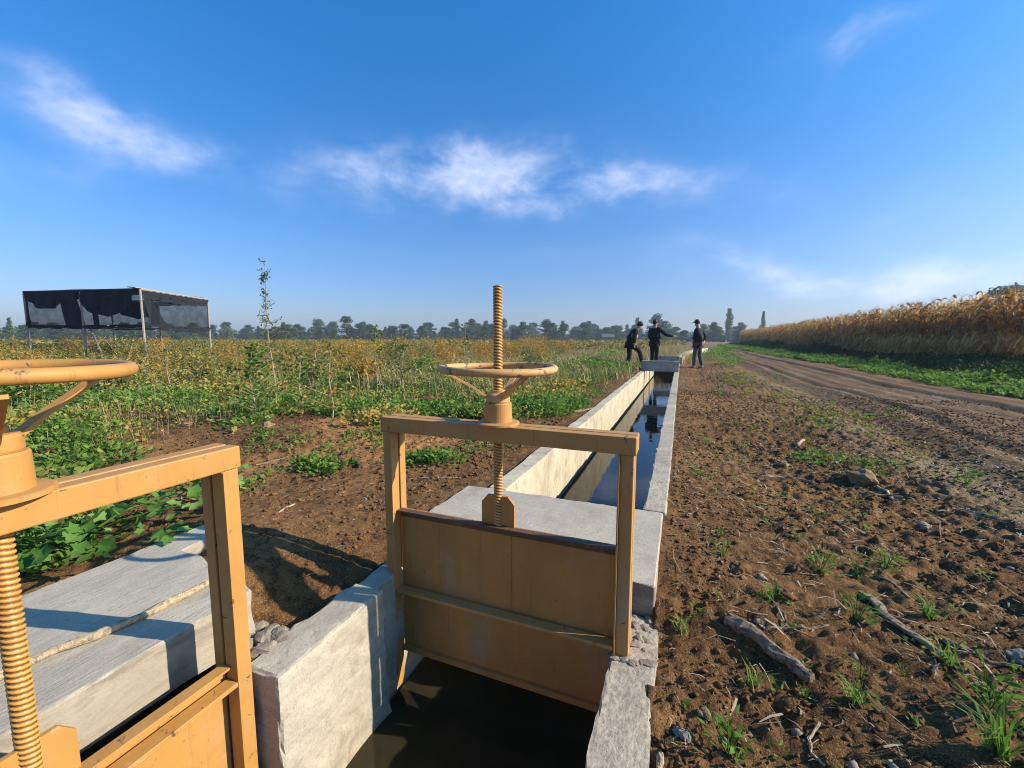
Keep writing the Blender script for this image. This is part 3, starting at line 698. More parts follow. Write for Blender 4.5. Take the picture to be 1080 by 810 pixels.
H = (.25 + .55 * rng.random(len(X)) * np.clip(nz * 2 + .3, .2, 1)) * sstep(1.0, 5.0, D) ; Z = ground_h(X, Y, False)
P = np.repeat(np.stack([X, Y, Z], 1), 5, 0); P[:, :2] += rng.normal(size=(len(P), 2)) * .07
V, F = blades(P, np.repeat(H, 5), .004 + .0 * H.mean(), .55); c = np.repeat(np.repeat(rng.random(len(X)), 5), 5)[:, None] * np.ones((1, 3))
tag(raw('dry_stems', V, F, M_dryg, cols=c), 'thin dry stems and dead grass standing among the weeds', 'grass', kind='stuff')
V, F, c = clumps(X[::2], Y[::2], .10 + .05 * rng.random(len(X[::2])), H[::2] * 1.1, 20, .028 + .003 * D[::2], .35 + .6 * rng.random(len(X[::2])))
tag(raw('tall_weeds', V, F, M_cover, cols=c), 'knee high yellowing weeds standing above the ground cover', 'weeds', kind='stuff')
gp_ = []
for (a, b, ra, rb, n) in ((622, 392, 34, 9, 170), (645, 378, 14, 4, 40), (585, 434, 40, 6, 110), (500, 440, 55, 5, 90), (380, 438, 45, 6, 70), (150, 432, 80, 6, 120), (290, 432, 40, 14, 70), (460, 408, 50, 8, 50), (60, 470, 60, 14, 70)):
    for _ in range(n): gp_.append(gp(a + ra * random.gauss(0, .55), b + rb * random.gauss(0, .55)))
gp_ = np.array([p for p in gp_ if p[0] < -1.4]); D = np.hypot(gp_[:, 0], gp_[:, 1])
V, F, c = clumps(gp_[:, 0], gp_[:, 1], .12 + .008 * D, (.10 + .016 * D) * (.5 + rng.random(len(D))), 26, .035 + .0035 * D, .25 + .75 * rng.random(len(D)))
tag(raw('lush_weed_clumps', V, F, M_green, cols=c), 'lush bright green weed clumps left of the long canal wall', 'weeds', kind='stuff')
# leafy bushes standing apart in front of the shrub rows
for i, (a, b, h, m, lab) in enumerate(((330, 412, .9, M_shrub, 'olive bush standing apart in front of the shrub rows right of the tall stalk'), (215, 408, .8, M_shrub, 'rusty bush in front of the shrub rows left of the tall stalk'), (445, 398, .75, M_green, 'green bush behind the left rim of the middle gate wheel'), (120, 415, .7, M_shrub, 'low bush above the near gate wheel in front of the rows'), (560, 392, .7, M_shrub, 'ochre bush behind the middle gate stem'), (388, 404, .6, M_shrub, 'low yellowing bush between the tall stalk and the middle gate wheel'), (30, 430, .7, M_green, 'green bush at the left edge above the near gate wheel'), (600, 372, 1.1, M_shrub, 'rust coloured bush beside the green path left of the people'))):
    x, y = gp(a, b); x_ = empty('bush', (x, y, gz(x, y)), i * 1.3); bm = bmesh.new(); P = []
    for k in range(9):
        an = k * .7; q = h * (.25 + .35 * random.random()); tp1 = Vector((math.cos(an) * q, math.sin(an) * q, h * (.6 + .5 * random.random()))); tube(bm, [(0, 0, -.05), tp1 * .5 + Vector((0, 0, h * .12)), tp1], [.012, .008, .003], 4)
        t = rng.random((70, 1)) ** .7; P.append(np.array(tp1)[None] * t + rng.normal(size=(70, 3)) * h * np.array([.13, .13, .09]))
    bobj('stems', bm, M_stalk, x_); P = np.concatenate(P); P[:, 2] = np.clip(P[:, 2], .03, None); V, F = leaves(P, .075, .2, .6); raw('foliage', V, F, m, x_, cols=np.full((len(V), 3), .4)); tag(x_, lab, 'bush')
# small green tufts on the bare soil left of the canal
tp = []
for (a, b, ra, rb, n) in ((455, 488, 38, 6, 60), (335, 497, 26, 8, 42), (640, 420, 25, 8, 50), (590, 437, 45, 7, 60), (395, 470, 50, 14, 22), (300, 470, 60, 16, 22), (230, 520, 40, 20, 14), (420, 452, 40, 5, 26), (60, 600, 50, 30, 60), (520, 470, 60, 12, 14)):
    for _ in range(n):
        tp.append(gp(a + ra * random.gauss(0, .5), b + rb * random.gauss(0, .5)))
tp = np.array([p for p in tp if p[0] < -1.35 and not (p[0] > -2.5 and p[1] < 1.6)])
V, F, c = clumps(tp[:, 0], tp[:, 1], np.full(len(tp), .07), np.full(len(tp), .07), 16, np.full(len(tp), .04), rng.random(len(tp)))
tag(raw('seedling_cover', V, F, M_green, cols=c), 'small green seedlings on the bare soil left of the canal', 'weeds', kind='stuff')
# dry grass among the shrubs and beyond
X, Y, px, py = scatter_wedge(9000, 366, 412, 380, 760)
k = (X < -1.5) | (Y > 21); k &= (X < .8); X, Y = X[k], Y[k]; px = px[k]; py = py[k]
path = np.exp(-((px - 608 - (py - 372) * .9) / 9) ** 2); k = rng.random(len(X)) > path * .97; X, Y = X[k], Y[k]; D = np.hypot(X, Y)
Z = ground_h(X, Y, False); P = np.repeat(np.stack([X, Y, Z], 1), 9, 0); P[:, :2] += rng.normal(size=(len(P), 2)) * .18
V, F = blades(P, np.repeat(.28 + .25 * rng.random(len(X)), 9), .018, .7)
c = np.repeat(np.repeat(rng.random(len(X)), 9), 5)[:, None] * np.ones((1, 3))
tag(raw('dry_grass', V, F, M_dryg, cols=c), 'straw coloured dry grass in front of the horizon left of the people', 'grass', kind='stuff')

# ------------------------------------------------------------------ shrubs of the left field
def shrub_mesh(seed, h=1.15, r=.55, n=620, mat=M_shrub):
    root = empty('field_shrub')
    bm = bmesh.new(); rd = random.Random(seed); tips = []
    for i in range(8):
        a = rd.random() * 2 * PI; q = r * (.3 + .7 * rd.random()); hh = h * (.6 + .45 * rd.random())
        p1 = (math.cos(a) * q * .4, math.sin(a) * q * .4, hh * .5); p2 = (math.cos(a) * q, math.sin(a) * q, hh)
        tube(bm, [(math.cos(a) * .04, math.sin(a) * .04, -.05), p1, p2], [.011, .008, .004], 4); tips.append((p1, p2))
    bobj('stems', bm, M_stalk, root)
    n2 = n // len(tips); P = []
    for p1, p2 in tips:
        t = rng.random(n2)[:, None] ** .7; q = np.array(p1) * (1 - t) + np.array(p2) * t; q = q * np.array([1, 1, 1]); P.append(q + rng.normal(size=(n2, 3)) * np.array([.15, .15, .12]))
        t = rng.random(n2 // 2)[:, None]; P.append(np.array(p1) * t + rng.normal(size=(n2 // 2, 3)) * np.array([.16, .16, .06]))
    P = np.concatenate(P); P[:, 2] = np.clip(P[:, 2], .04, None)
    V, F = leaves(P, .062, .2, .6)
    raw('foliage', V, F, mat, root)
    return root
protos = [shrub_mesh(i, 1.05 + .12 * (i % 3), .5 + .08 * (i % 2), 560 + 80 * (i % 3)) for i in range(6)]
spots = []
rr_ = random.Random(5)
tries = 0
while len(spots) < 255 and tries < 40000:
    tries += 1
    pxx = rr_.uniform(-60, 600); d = 10.2 + 30 * rr_.random() ** 1.25
    front = np.interp(pxx, [-60, 250, 420, 470, 600], [11.2, 11.8, 13.2, 15.5, 19])
    if d < front: continue
    x, y = far(pxx, d / max(.6, math.cos(math.atan((pxx - 540) / FPX))) * 1.0)
    if x > -2.6: continue
    # rows run parallel to the canal, about 1.9 m apart
    xr = round(x / 1.9) * 1.9 + rr_.gauss(0, .2); 
    ppx, _ = to_px(xr, y)
    if abs(xr + 24.5) < 3.2 and 10 < y < 15.5 and rr_.random() < .5: continue
    if abs(ppx - (609)) < 11: continue
    if all((xr - a) ** 2 + ((y - b)) ** 2 > .55 for a, b in spots): spots.append((xr, y))
used = [False] * len(protos)
for i, (x, y) in enumerate(spots):
    k = rr_.randrange(len(protos)); o = protos[k] if not used[k] else copy_tree(protos[k]); used[k] = True
    s = rr_.uniform(.6, 1.04); 
    o.location = (x, y, gz(x, y)); o.rotation_euler = (0, 0, rr_.random() * 6); o.scale = (s * 1.1, s * 1.1, s)
    tag(o, 'waist high shrub with yellowing autumn leaves in the rows of the left field', 'shrub', 'shrubs in rows across the left field')
# far rows, beyond the individual shrubs
n = 5200; pxx = rng.uniform(-90, 720, n); dd = 36 + 210 * rng.random(n) ** 1.4
XY = np.array([far(a, b) for a, b in zip(pxx, dd)]); X, Y = XY[:, 0], XY[:, 1]
k = (X < -2.5) | (Y > 60); X, Y, dd = X[k], Y[k], dd[k]
V, F, c = clumps(X, Y, .45 + .005 * dd, (.82 + .25 * rng.random(len(X))) * (1 - .15 * (dd > 100)), 26, .12 + .0022 * dd, np.clip(.5 + .9 * fbm(X, Y, 14., 3, 71), 0, 1), .6)
tag(raw('field_vegetation', V, F, M_far, cols=c), 'distant brown and green shrub rows up to the tree line', 'shrubs', kind='stuff')

# ------------------------------------------------------------------ young trees and the tall stalk
def sapling(x, y, h, n, label, lean=.05, mat=M_shrub, spread=.18, size=.07, name='sapling', top=.4):
    r = empty(name, (x, y, gz(x, y))); bm = bmesh.new(); pts = [(lean * h * t + .015 * math.sin(9 * t), .02 * math.sin(7 * t), h * t - .03) for t in [i / 8 for i in range(9)]]
    tube(bm, pts, [.014 * (1 - .75 * i / 8) for i in range(9)], 6); br = []
    for i in range(n // 12):
        t = top + (1 - top) * random.random(); a = random.random() * 2 * PI; b = spread * (1.15 - t) * (.6 + random.random()) + .03
        p0 = Vector((lean * h * t, 0, h * t)); p1 = p0 + Vector((math.cos(a) * b, math.sin(a) * b, b * .5)); tube(bm, [p0, p1], [.004, .002], 4); br.append((p0, p1))
    bobj('stem', bm, M_stalk, r)
    P = np.concatenate([np.array(a)[None] + (np.array(b) - np.array(a))[None] * rng.random((12, 1)) + rng.normal(size=(12, 3)) * .015 for a, b in br])
    V, F = leaves(P, size, .4, .45); raw('foliage', V, F, mat, r)
    return tag(r, label, 'young tree')
x, y = gp(291, 440); r = sapling(x, y, 2.2, 460, 'tall thin leaning weed stalk rising above the horizon right of the shade hut', .05, M_tree, .17, .034, 'weed_stalk', .40)
r['category'] = 'weed stalk'; r.rotation_euler = (math.radians(2), math.radians(-2), 0)
for (a, b, h, lab, m) in ((397, 418, 1.55, 'thin green sapling poking above the horizon left of the middle gate wheel', M_green), (350, 446, 1.05, 'spindly dark stemmed seedling at the edge of the bare soil', M_shrub), (268, 450, .95, 'leafy young plant just left of the tall stalk base', M_green),
                          (318, 440, .8, 'short bushy seedling right of the tall stalk', M_green), (425, 425, 1.0, 'pale dry stem left of the gate wheel rim', M_shrub), (490, 400, 1.5, 'yellowish weed behind the left side of the gate wheel', M_shrub), (180, 425, 1.0, 'ochre leaved young plant among weeds right of the near wheel', M_shrub)):
    x, y = gp(a, b); sapling(x, y, h, 520 if a == 268 else 150 if h > .9 else 110, lab, .02, m, .42 if a == 268 else .3, .06, top=.12)

# squash plant beside the outlet slab
sx_, sy_ = -2.72, 1.02
r = empty('squash_plant', (sx_, sy_, gz(sx_, sy_))); tag(r, 'lush squash plant with broad green leaves beside the grey slab', 'squash plant')
V = []; F = []
for i in range(430):
    a = random.random() * 2 * PI; q = .1 + .62 * random.random() ** .8; c = Vector((math.cos(a) * q - .1, math.sin(a) * q * 1.2, .07 + .16 * random.random())); s = .018 + .030 * random.random()
    nrm = Vector((random.gauss(0, .6), random.gauss(0, .6), 1)).normalized(); u = nrm.cross(Vector((math.cos(a * 3), math.sin(a * 3), .1))).normalized(); v = nrm.cross(u)
    k = len(V); V.append(c - nrm * s * .25); 
    for j in range(10):
        th = 2 * PI * j / 10; rad = s * (1 if j % 2 == 0 else .68) * (.55 if j == 5 else 1); V.append(c + u * math.cos(th) * rad + v * math.sin(th) * rad + nrm * s * .1 * math.sin(3 * th))
    F += [(k, k + 1 + j, k + 1 + (j + 1) % 10) for j in range(10)]
raw('leaves', [tuple(v) for v in V], F, M_squash, r)
o = lump('fruit', (.16, -.06, .25), .030, M_yellow, (1, 1.4, 1), 3, 2, .04); o.parent = r
bm = bmesh.new()
for i in range(14):
    a = i * .7; tube(bm, [(0, 0, 0), (math.cos(a) * .2, math.sin(a) * .2, .1), (math.cos(a) * .45, math.sin(a) * .5, .14)], [.007, .006, .004], 5)
bobj('stems', bm, M_green, r)

# ------------------------------------------------------------------ right side: weed strip, corn
n = 5600; Y = 3.5 + 75 * rng.random(n) ** 1.7; X = 5.95 + 1.65 * rng.random(n) ** .9 + .25 * fbm(Y, Y * 0, 2, 3, 90); 
wn = fbm(X, Y, .9, 3, 94); k = wn > -.22; X, Y, wn = X[k], Y[k], wn[k]; n = len(X); D = np.hypot(X, Y); V, F, c = clumps(X, Y, .11 + .004 * D, .06 + .34 * np.clip(wn + .25, 0, 1) * rng.random(n) + .08 * (X > 7.2), 18, .045 + .0028 * D, rng.random(n))
tag(raw('weed_strip', V, F, M_green, cols=c), 'bright green weed strip along the foot of the corn', 'weeds', kind='stuff')
n = 4200; Y = 8 + 80 * rng.random(n) ** 1.6; X = 7.7 + 4.0 * rng.random(n); D = np.hypot(X, Y); nzz = fbm(Y, Y * 0, 3, 3, 93)  # weeds at the corn foot, with the corn's shade put into the leaf colour
k = nzz > -9; X, Y, D, nzz = X[k], Y[k], D[k], nzz[k]
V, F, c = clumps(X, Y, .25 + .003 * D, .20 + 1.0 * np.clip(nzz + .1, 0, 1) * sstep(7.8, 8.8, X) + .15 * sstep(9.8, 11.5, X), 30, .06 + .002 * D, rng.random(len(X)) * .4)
tag(raw('shade_toned_weed_bank', V, F, M_bank_shade, cols=c), 'tall green weeds growing up against the corn stalks, corn shade painted into their colour', 'weeds', kind='stuff')
# corn plants
def strip_leaf(base, az, length, width, rise, droop):
    k = 5; V = []; d = np.array([math.cos(az), math.sin(az), 0]); s = np.array([-math.sin(az), math.cos(az), 0]); tw = random.uniform(-1, 1)
    for i in range(k):
        t = i / (k - 1); p = np.array(base) + d * length * (t * .75) + np.array([0, 0, rise * math.sin(t * 2.2) - droop * t * t]) * length
        w_ = width * (1 - t) ** .6 * (.5 if i == 0 else 1) + .002; a = tw * t * 2; ss = s * math.cos(a) + np.array([0, 0, 1]) * math.sin(a)
        V += [p - ss * w_ / 2, p + ss * w_ / 2]
    F = [(2 * i, 2 * i + 1, 2 * i + 3, 2 * i + 2) for i in range(k - 1)]
    return V, F
def corn_arrays(seed):
    random.seed(seed); h = 2.85; SV, SF, LV, LF, EV = [], [], [], [], []
    bm = bmesh.new(); lx = random.gauss(0, .08); ly = random.gauss(0, .08)
    tube(bm, [(0, 0, -.05), (lx * .3, ly * .3, h * .5), (lx, ly, h)], [.012, .010, .005], 4, True)
    for i in range(6):
        a = i * 1.05; b = random.uniform(.08, .2); tube(bm, [(lx, ly, h - .02), (lx + math.cos(a) * b, ly + math.sin(a) * b, h + random.uniform(.08, .28))], [.004, .0015], 3, True)
    bm.verts.ensure_lookup_table(); SV = [v.co[:] for v in bm.verts]; bmesh.ops.triangulate(bm, faces=bm.faces); bm.verts.index_update(); SF = [[v.index for v in f.verts] for f in bm.faces]; bm.free()
    az0 = random.random() * PI
    for i in range(18):
        z = .3 + i * .145 + random.uniform(-.04, .04); az = az0 + (i % 2) * PI + random.gauss(0, .5)
        v, f = strip_leaf((lx * z / h, ly * z / h, z), az, random.uniform(.35, .66), random.uniform(.09, .17), random.uniform(.25, .75), random.uniform(.5, 1.5))
        o_ = len(LV); LV += v; LF += [tuple(q + o_ for q in ff) for ff in f]
    return np.array(SV), np.array(SF), np.array(LV), np.array(LF)
CA = [corn_arrays(100 + i) for i in range(6)]
cornp = []
for sv, sf, lv, lf in CA:
    r = empty('corn_plant'); raw('stalk', sv, sf, M_stalk, r); raw('leaves', lv, lf, M_corn, r); cornp.append(r)
random.seed(9)
cs = []
for j in range(600):                      # rows parallel to the track
    yy = 13.0 + j * .15
    for row in range(9):
        xx = 11.6 + row * .62 + random.gauss(0, .06); cs.append((xx, yy + random.gauss(0, .07), row, j))
vis = [(x, y, r_, j) for x, y, r_, j in cs if to_px(x, y)[0] < 1140]
vis.sort(key=lambda q: (q[2] > 2) * 1000 + math.hypot(q[0], q[1]))
usedc = [False] * 6
for i, (x, y, r_, j) in enumerate(vis[:295]):
    k = random.randrange(6); o = cornp[k] if not usedc[k] else copy_tree(cornp[k]); usedc[k] = True
    s = random.uniform(.88, 1.08); o.location = (x, y, gz(x, y)); o.rotation_euler = (0, 0, random.random() * 6.3); o.scale = (s, s, s)
    tag(o, 'dry golden brown corn plant in the front rows at the right', 'corn plant', 'dry corn plants in the near rows')
VS, FS, oS, VL, FL, oL = [], [], 0, [], [], 0
rest = vis[295:]
for i in range(520): rest.append((12.5 + random.random() * 16, 96 + random.random() * 5, 0, 0))
for (x, y, r_, j) in rest:
    if (r_ > 4 or y > 50) and random.random() < .4: continue
    sv, sf, lv, lf = CA[random.randrange(6)]; a = random.random() * 6.3; s = random.uniform(.86, 1.06); z = gz(x, y) if y < 20 else -.05
    Rm = np.array([[math.cos(a), -math.sin(a), 0], [math.sin(a), math.cos(a), 0], [0, 0, 1]]) * s
    VS.append(sv @ Rm.T + [x, y, z]); FS.append(sf + oS); oS += len(sv); VL.append(lv @ Rm.T + [x, y, z]); FL.append(lf + oL); oL += len(lv)
cr = empty('corn_field'); tag(cr, 'mass of dry corn receding to the horizon at the right', 'corn', kind='stuff')
raw('stalks', np.concatenate(VS), np.concatenate(FS), M_stalk, cr)['kind'] = 'stuff'
raw('leaves', np.concatenate(VL), np.concatenate(FL), M_corn, cr)['kind'] = 'stuff'

# ------------------------------------------------------------------ trees on the horizon
def tree_mesh(kind, seed, mat):
    r = empty('tree'); rd = random.Random(seed); bm = bmesh.new(); H = 10.0
    tube(bm, [(0, 0, -.3), (.1, 0, H * .35), (.05, .1, H * .8)], [.28, .2, .06], 7)
    lobes = []
    if kind == 'poplar':
        for i in range(16): z = 1.2 + 8.4 * i / 15; lobes.append((rd.gauss(0, .12), rd.gauss(0, .12), z, .75 * math.sin(min(1, (10.4 - z) / 4) * PI / 2) + .12, .9))
    elif kind == 'cone':
        for i in range(20): z = 1 + 8.8 * i / 19; q = 2.3 * (1 - z / 10.6); a = rd.random() * 6.3; lobes.append((math.cos(a) * q * .5, math.sin(a) * q * .5, z, q * .62 + .25, .6))
    else:
        for i in range(24):
            a = rd.random() * 6.3; z = rd.uniform(1.2, 9.2); q = rd.random() ** .6 * 2.5 * math.sin(min(PI * .97, max(.35, (z + 1.2) / 10.6 * PI))); sz = rd.uniform(.6, 1.35)
            lobes.append((math.cos(a) * q, math.sin(a) * q, z, sz, .75))
            if i % 2: tube(bm, [(0, 0, z * .5), (math.cos(a) * q, math.sin(a) * q, z)], [.1, .04], 5)
        for i in range(5): a = rd.random() * 6.3; q = rd.random() * 2.5; lobes.append((math.cos(a) * q, math.sin(a) * q, rd.uniform(.8, 2.2), rd.uniform(.8, 1.4), .7))
    bobj('trunk', bm, M_bark, r)
    P = []
    for (x, y, z, s, f) in lobes:
        m = int(110 * s * s + 60); q = unit(m) * (rng.random((m, 1)) ** .4) * np.array([s, s, s * f]); P.append(q + [x, y, z])
    P = np.concatenate(P); V, F = leaves(P, .36, .2, .7); raw('crown', V, F, mat, r); return r
kinds = [('round', M_tree), ('round', M_treel), ('round', M_tree), ('cone', M_tree), ('poplar', M_treel), ('round', M_tree), ('cone', M_tree)]
tp_ = [tree_mesh(k, 200 + i, m) for i, (k, m) in enumerate(kinds)]
ut = [False] * len(tp_)
def place_tree(px_, top, k, dist, wid, label, group='trees along the horizon'):
    x, y = far(px_, dist); dep = cam_depth(x, y); hgt = EYE + (358 - top) * 1.13 / FPX * dep
    o = tp_[k] if not ut[k] else copy_tree(tp_[k]); ut[k] = True
    s = hgt / 10.0; o.location = (x, y, -.1); o.scale = (s * wid, s * wid, s); o.rotation_euler = (0, 0, random.random() * 6.3); tag(o, label, 'tree', group)
LT = {0: 'rounded dark tree in the long tree line on the horizon', 1: 'pale grey green tree in the long tree line on the horizon', 2: 'rounded dark tree in the long tree line on the horizon', 3: 'pointed dark conifer in the long tree line on the horizon', 5: 'rounded dark tree in the long tree line on the horizon', 6: 'pointed dark conifer in the long tree line on the horizon'}
random.seed(21)
TL = [(336, 336, 1, .7), (352, 341, 0, 1.0), (366, 336, 2, .8), (383, 341, 5, 1), (433, 347, 0, 1.1), (446, 345, 2, 1), (470, 349, 0, 1.2), (482, 339, 3, .9), (498, 336, 1, .8), (512, 340, 5, .8), (530, 338, 0, .9), (541, 342, 1, .8), (562, 342, 2, 1), (576, 339, 0, .9), (593, 341, 3, 1), (607, 344, 1, .9), (625, 343, 2, 1), (640, 348, 0, 1.2), (652, 345, 5, 1), (672, 338, 3, .9), (692, 334, 0, .8), (701, 338, 1, .8), (712, 346, 2, 1.2), (722, 349, 0, 1.3), (741, 341, 1, .8), (757, 346, 0, 1.1), (781, 347, 5, 1.2), (815, 348, 2, 1.3), (793, 349, 0, 1.2), (240, 339, 1, .8), (225, 344, 0, 1.1), (205, 342, 2, .8), (262, 344, 5, 1.2), (275, 347, 0, 1), (300, 342, 3, .9), (318, 346, 2, 1.3), (12, 337, 4, .7), (60, 346, 1, 1.2), (85, 343, 0, 1.0), (100, 346, 2, 1.2), (140, 347, 5, 1.3), (175, 346, 0, 1.2), (415, 350, 2, 1.4), (455, 350, 5, 1.4), (545, 349, 0, 1.4), (585, 349, 5, 1.4), (617, 349, 0, 1.4), (662, 349, 2, 1.4), (735, 350, 5, 1.4), (400, 349, 2, 1.5), (375, 348, 0, 1.4), (345, 348, 5, 1.4), (505, 349, 2, 1.4), (522, 350, 0, 1.5), (1045, 309, 0, 1.0), (1062, 306, 2, 1.1)]
TL += [(random.uniform(-20, 790), random.uniform(341, 351), random.choice((0, 1, 2, 3, 5, 0, 2)), random.uniform(.8, 1.3)) for _ in range(120)]
for px_, top, k, wd in TL:
    if k == 4: place_tree(px_, top, 4, 150, .9, 'slim pale tree at the far left edge of the horizon'); continue
    if px_ > 1000: place_tree(px_, top, k, 70, wd, 'tree crown just showing over the corn at the right edge'); continue
    place_tree(px_, top, k, random.uniform(170, 290), wd * 1.65, LT[k])
place_tree(768, 329, 4, 230, 1.15, 'tall slender poplar standing alone above the end of the track')
place_tree(804, 332, 6, 230, .75, 'pointed tree between the poplar and the start of the corn')
# distant low hedge behind everything
n = 2400; pxx = rng.uniform(-120, 1150, n); dd = rng.uniform(290, 340, n); XY = np.array([far(a, b) for a, b in zip(pxx, dd)])
hh = 6.6 + 5.0 * fbm(pxx, pxx * 0, 22, 4, 15); 
V, F, c = clumps(XY[:, 0], XY[:, 1], np.full(n, 2.5), hh, 40, np.full(n, .95), rng.random(n), .7)
tag(raw('distant_woodland', V, F, M_tree, cols=c), 'low blue green belt of woodland along the horizon', 'woodland', kind='stuff')
# small far shed
x, y = far(641, 170); r = empty('shed', (x, y, 0), .3); r.scale = (.62, .62, 1); tag(r, 'tiny dark roofed shed on the horizon left of the people', 'shed')
bm = bmesh.new(); addbox(bm, -3.6, 3.6, -2.2, 2.2, -.2, 2.0); bobj('walls', bm, M_metal, r)
bm = bmesh.new(); q = [bm.verts.new(v) for v in ((-4, -2.6, 2.002), (4, -2.6, 2.002), (4, 2.6, 2.002), (-4, 2.6, 2.002), (-4, 0, 3.1), (4, 0, 3.1))]
for f in ((0, 1, 5, 4), (2, 3, 4, 5), (0, 4, 3), (1, 2, 5), (0, 3, 2, 1)): bm.faces.new([q[i] for i in f])
bobj('roof', bm, M_metal, r)

# ------------------------------------------------------------------ shade hut
A = Vector((-27.95, 9.9, 0)); B = Vector((-21.7, 11.2, 0)); Cc_ = Vector((-24.0, 15.45, 0)); Dd = A + Cc_ - B
base = (A + B + Cc_ + Dd) / 4
hut = empty('shade_hut', (base.x, base.y, 0)); tag(hut, 'timber shelter hung with black shade netting behind the shrubs at the left', 'shelter')
def hp(p, z): return (p.x - base.x, p.y - base.y, z)
def hobj(name, fn, mat):
    bm = bmesh.new(); fn(bm); return bobj(name, bm, mat, hut)
for P_, dz in ((A, 3.15), (B, 3.2), (Cc_, 3.18), (Dd, 3.1), ((A + B) / 2, 3.15), ((Dd + Cc_) / 2, 3.12)):
    hobj('post', lambda bm: tube(bm, [hp(P_, -.2), hp(P_, dz)], [.055, .045], 7), M_post)
def brace(a, za, b, zb, r=.035): hobj('brace', lambda bm: tube(bm, [hp(a, za), hp(b, zb)], r, 6), M_post)
brace(B + (A - B) * .45, 1.6, B + (A - B) * .36, .3); 
for a, b in ((A, B), (B, Cc_), (Cc_, Dd), (Dd, A)):
    hobj('purlin', lambda bm: tube(bm, [hp(a, 3.2), hp(b, 3.2)], .05, 6), M_post if (a is B) else M_netd)
    hobj('lower_rail', lambda bm: tube(bm, [hp(a, 1.66), hp(b, 1.62)], .035, 6), M_netd)
bm = bmesh.new(); u = (Cc_ - B).normalized(); v_ = (A - B).normalized()
for k in range(2):
    p0 = B + v_ * (.05 + .22 * k); p1 = Cc_ + v_ * (.05 + .22 * k); q = [bm.verts.new(hp(p0 - u * .2, 3.27 + .02 * k)), bm.verts.new(hp(p1 + u * .2, 3.25 + .02 * k)), bm.verts.new(hp(p1 + v_ * .2 + u * .2, 3.26 + .02 * k)), bm.verts.new(hp(p0 + v_ * .2 - u * .2, 3.28 + .02 * k))]
    f = bm.faces.new(q); r2 = bmesh.ops.extrude_face_region(bm, geom=[f]); bmesh.ops.translate(bm, verts=[e for e in r2['geom'] if isinstance(e, bmesh.types.BMVert)], vec=(0, 0, -.03))
bobj('roof_plank', bm, M_pale, hut)
def cloth(a, b, z0, z1, f0=0, f1=1, sag=.1, n=24, m=8, out=0.0, skew0=0, skew1=0):
    V = []; F = []; nr = Vector((-(b - a).y, (b - a).x, 0)).normalized()
    for j in range(m + 1):
        for i in range(n + 1):
            t = f0 + (f1 - f0) * i / n; s = j / m; t2 = t + (skew0 * (1 - i / n) + skew1 * i / n) * s
            p = a + (b - a) * t2 + nr * (.06 * math.sin(t * 31) * s + .03 * math.sin(t * 67 + 4 * s) + out)
            z = z1 + (z0 - z1) * s - sag * math.sin(i / n * PI) * (.3 + .7 * s) + .03 * math.sin(t * 40) * s; V.append(hp(p, z))
    for j in range(m):
        for i in range(n): k = j * (n + 1) + i; F.append((k, k + 1, k + n + 2, k + n + 1))
    return V, F
for a, b, ar in ((A, B, (1.64, 3.18)), (B, Cc_, (1.64, 3.18)), (Cc_, Dd, (1.64, 3.16)), (Dd, A, (1.64, 3.16))):
    V, F = cloth(a, b, *ar, sag=.04); raw('net_panel', V, F, M_net, hut)
# folded drapes along the eaves and beside the posts
for a, b, z0, z1, f0, f1, sg, s0, s1 in ((A, B, 2.93, 3.2, 0, 1, .10, 0, 0), (A, B, 1.66, 3.1, .30, .46, 0, .06, .04), (A, B, 2.75, 3.15, .03, .36, .34, 0, 0), (A, B, 2.55, 3.1, .5, .93, .5, 0, 0), (B, Cc_, 2.85, 3.12, .1, .95, .12, 0, 0), (Dd, Cc_, 2.5, 3.1, .1, .5, .3, 0, 0), (A, B, 1.66, 3.1, .0, .035, 0, 0, 0), (A, B, 1.66, 3.1, .60, .63, 0, 0, 0),
                                     (B, Cc_, 1.66, 3.1, .02, .10, 0, .06, .2), (B, Cc_, 3.0, 3.2, 0, 1, .03, 0, 0), (B, Cc_, 1.5, 1.70, .2, 1, .12, 0, 0), (A, B, 1.56, 1.70, 0, 1, .03, 0, 0), (Cc_, Dd, 2.95, 3.16, 0, 1, .05, 0, 0)):
    V, F = cloth(a, b, z0, z1, f0, f1, sg, out=-.03, skew0=s0, skew1=s1); raw('net_drape', V, F, M_netd, hut)
V = []; F = []
for j in range(9):
    for i in range(17):
        s, t = j / 8, i / 16; p = (B + (A - B) * t) * (1 - s) + (Cc_ + (Dd - Cc_) * t) * s; V.append(hp(p, 3.23 - .16 * math.sin(t * PI * 2) ** 2 * math.sin(s * PI) - .05 * math.sin(9 * t + 5 * s)))
for j in range(8):
    for i in range(16): k = j * 17 + i; F.append((k, k + 1, k + 18, k + 17))
raw('roof_net', V, F, M_net, hut)

# ------------------------------------------------------------------ people
def skin_mesh(name, verts, edges, radii, mat, parent, root=0, sub=2):
    me = bpy.data.meshes.new(name); me.from_pydata(verts, edges, [])
    o = bpy.data.objects.new(name, me); C.objects.link(o)
    m = o.modifiers.new('s', 'SKIN'); sd_ = me.skin_vertices[0].data
    for i, r in enumerate(radii): sd_[i].radius = (r, r) if not isinstance(r, tuple) else r
    sd_[root].use_root = True
    m2 = o.modifiers.new('u', 'SUBSURF'); m2.levels = sub; m2.render_levels = sub
    dg = bpy.context.evaluated_depsgraph_get(); dg.update(); ev = o.evaluated_get(dg); nm = bpy.data.meshes.new_from_object(ev)
    bpy.data.objects.remove(o); bpy.data.meshes.remove(me)
    nm.materials.clear(); nm.materials.append(mat)
    for p in nm.polygons: p.use_smooth = True
    q = bpy.data.objects.new(name, nm); C.objects.link(q); q.parent = parent; return q
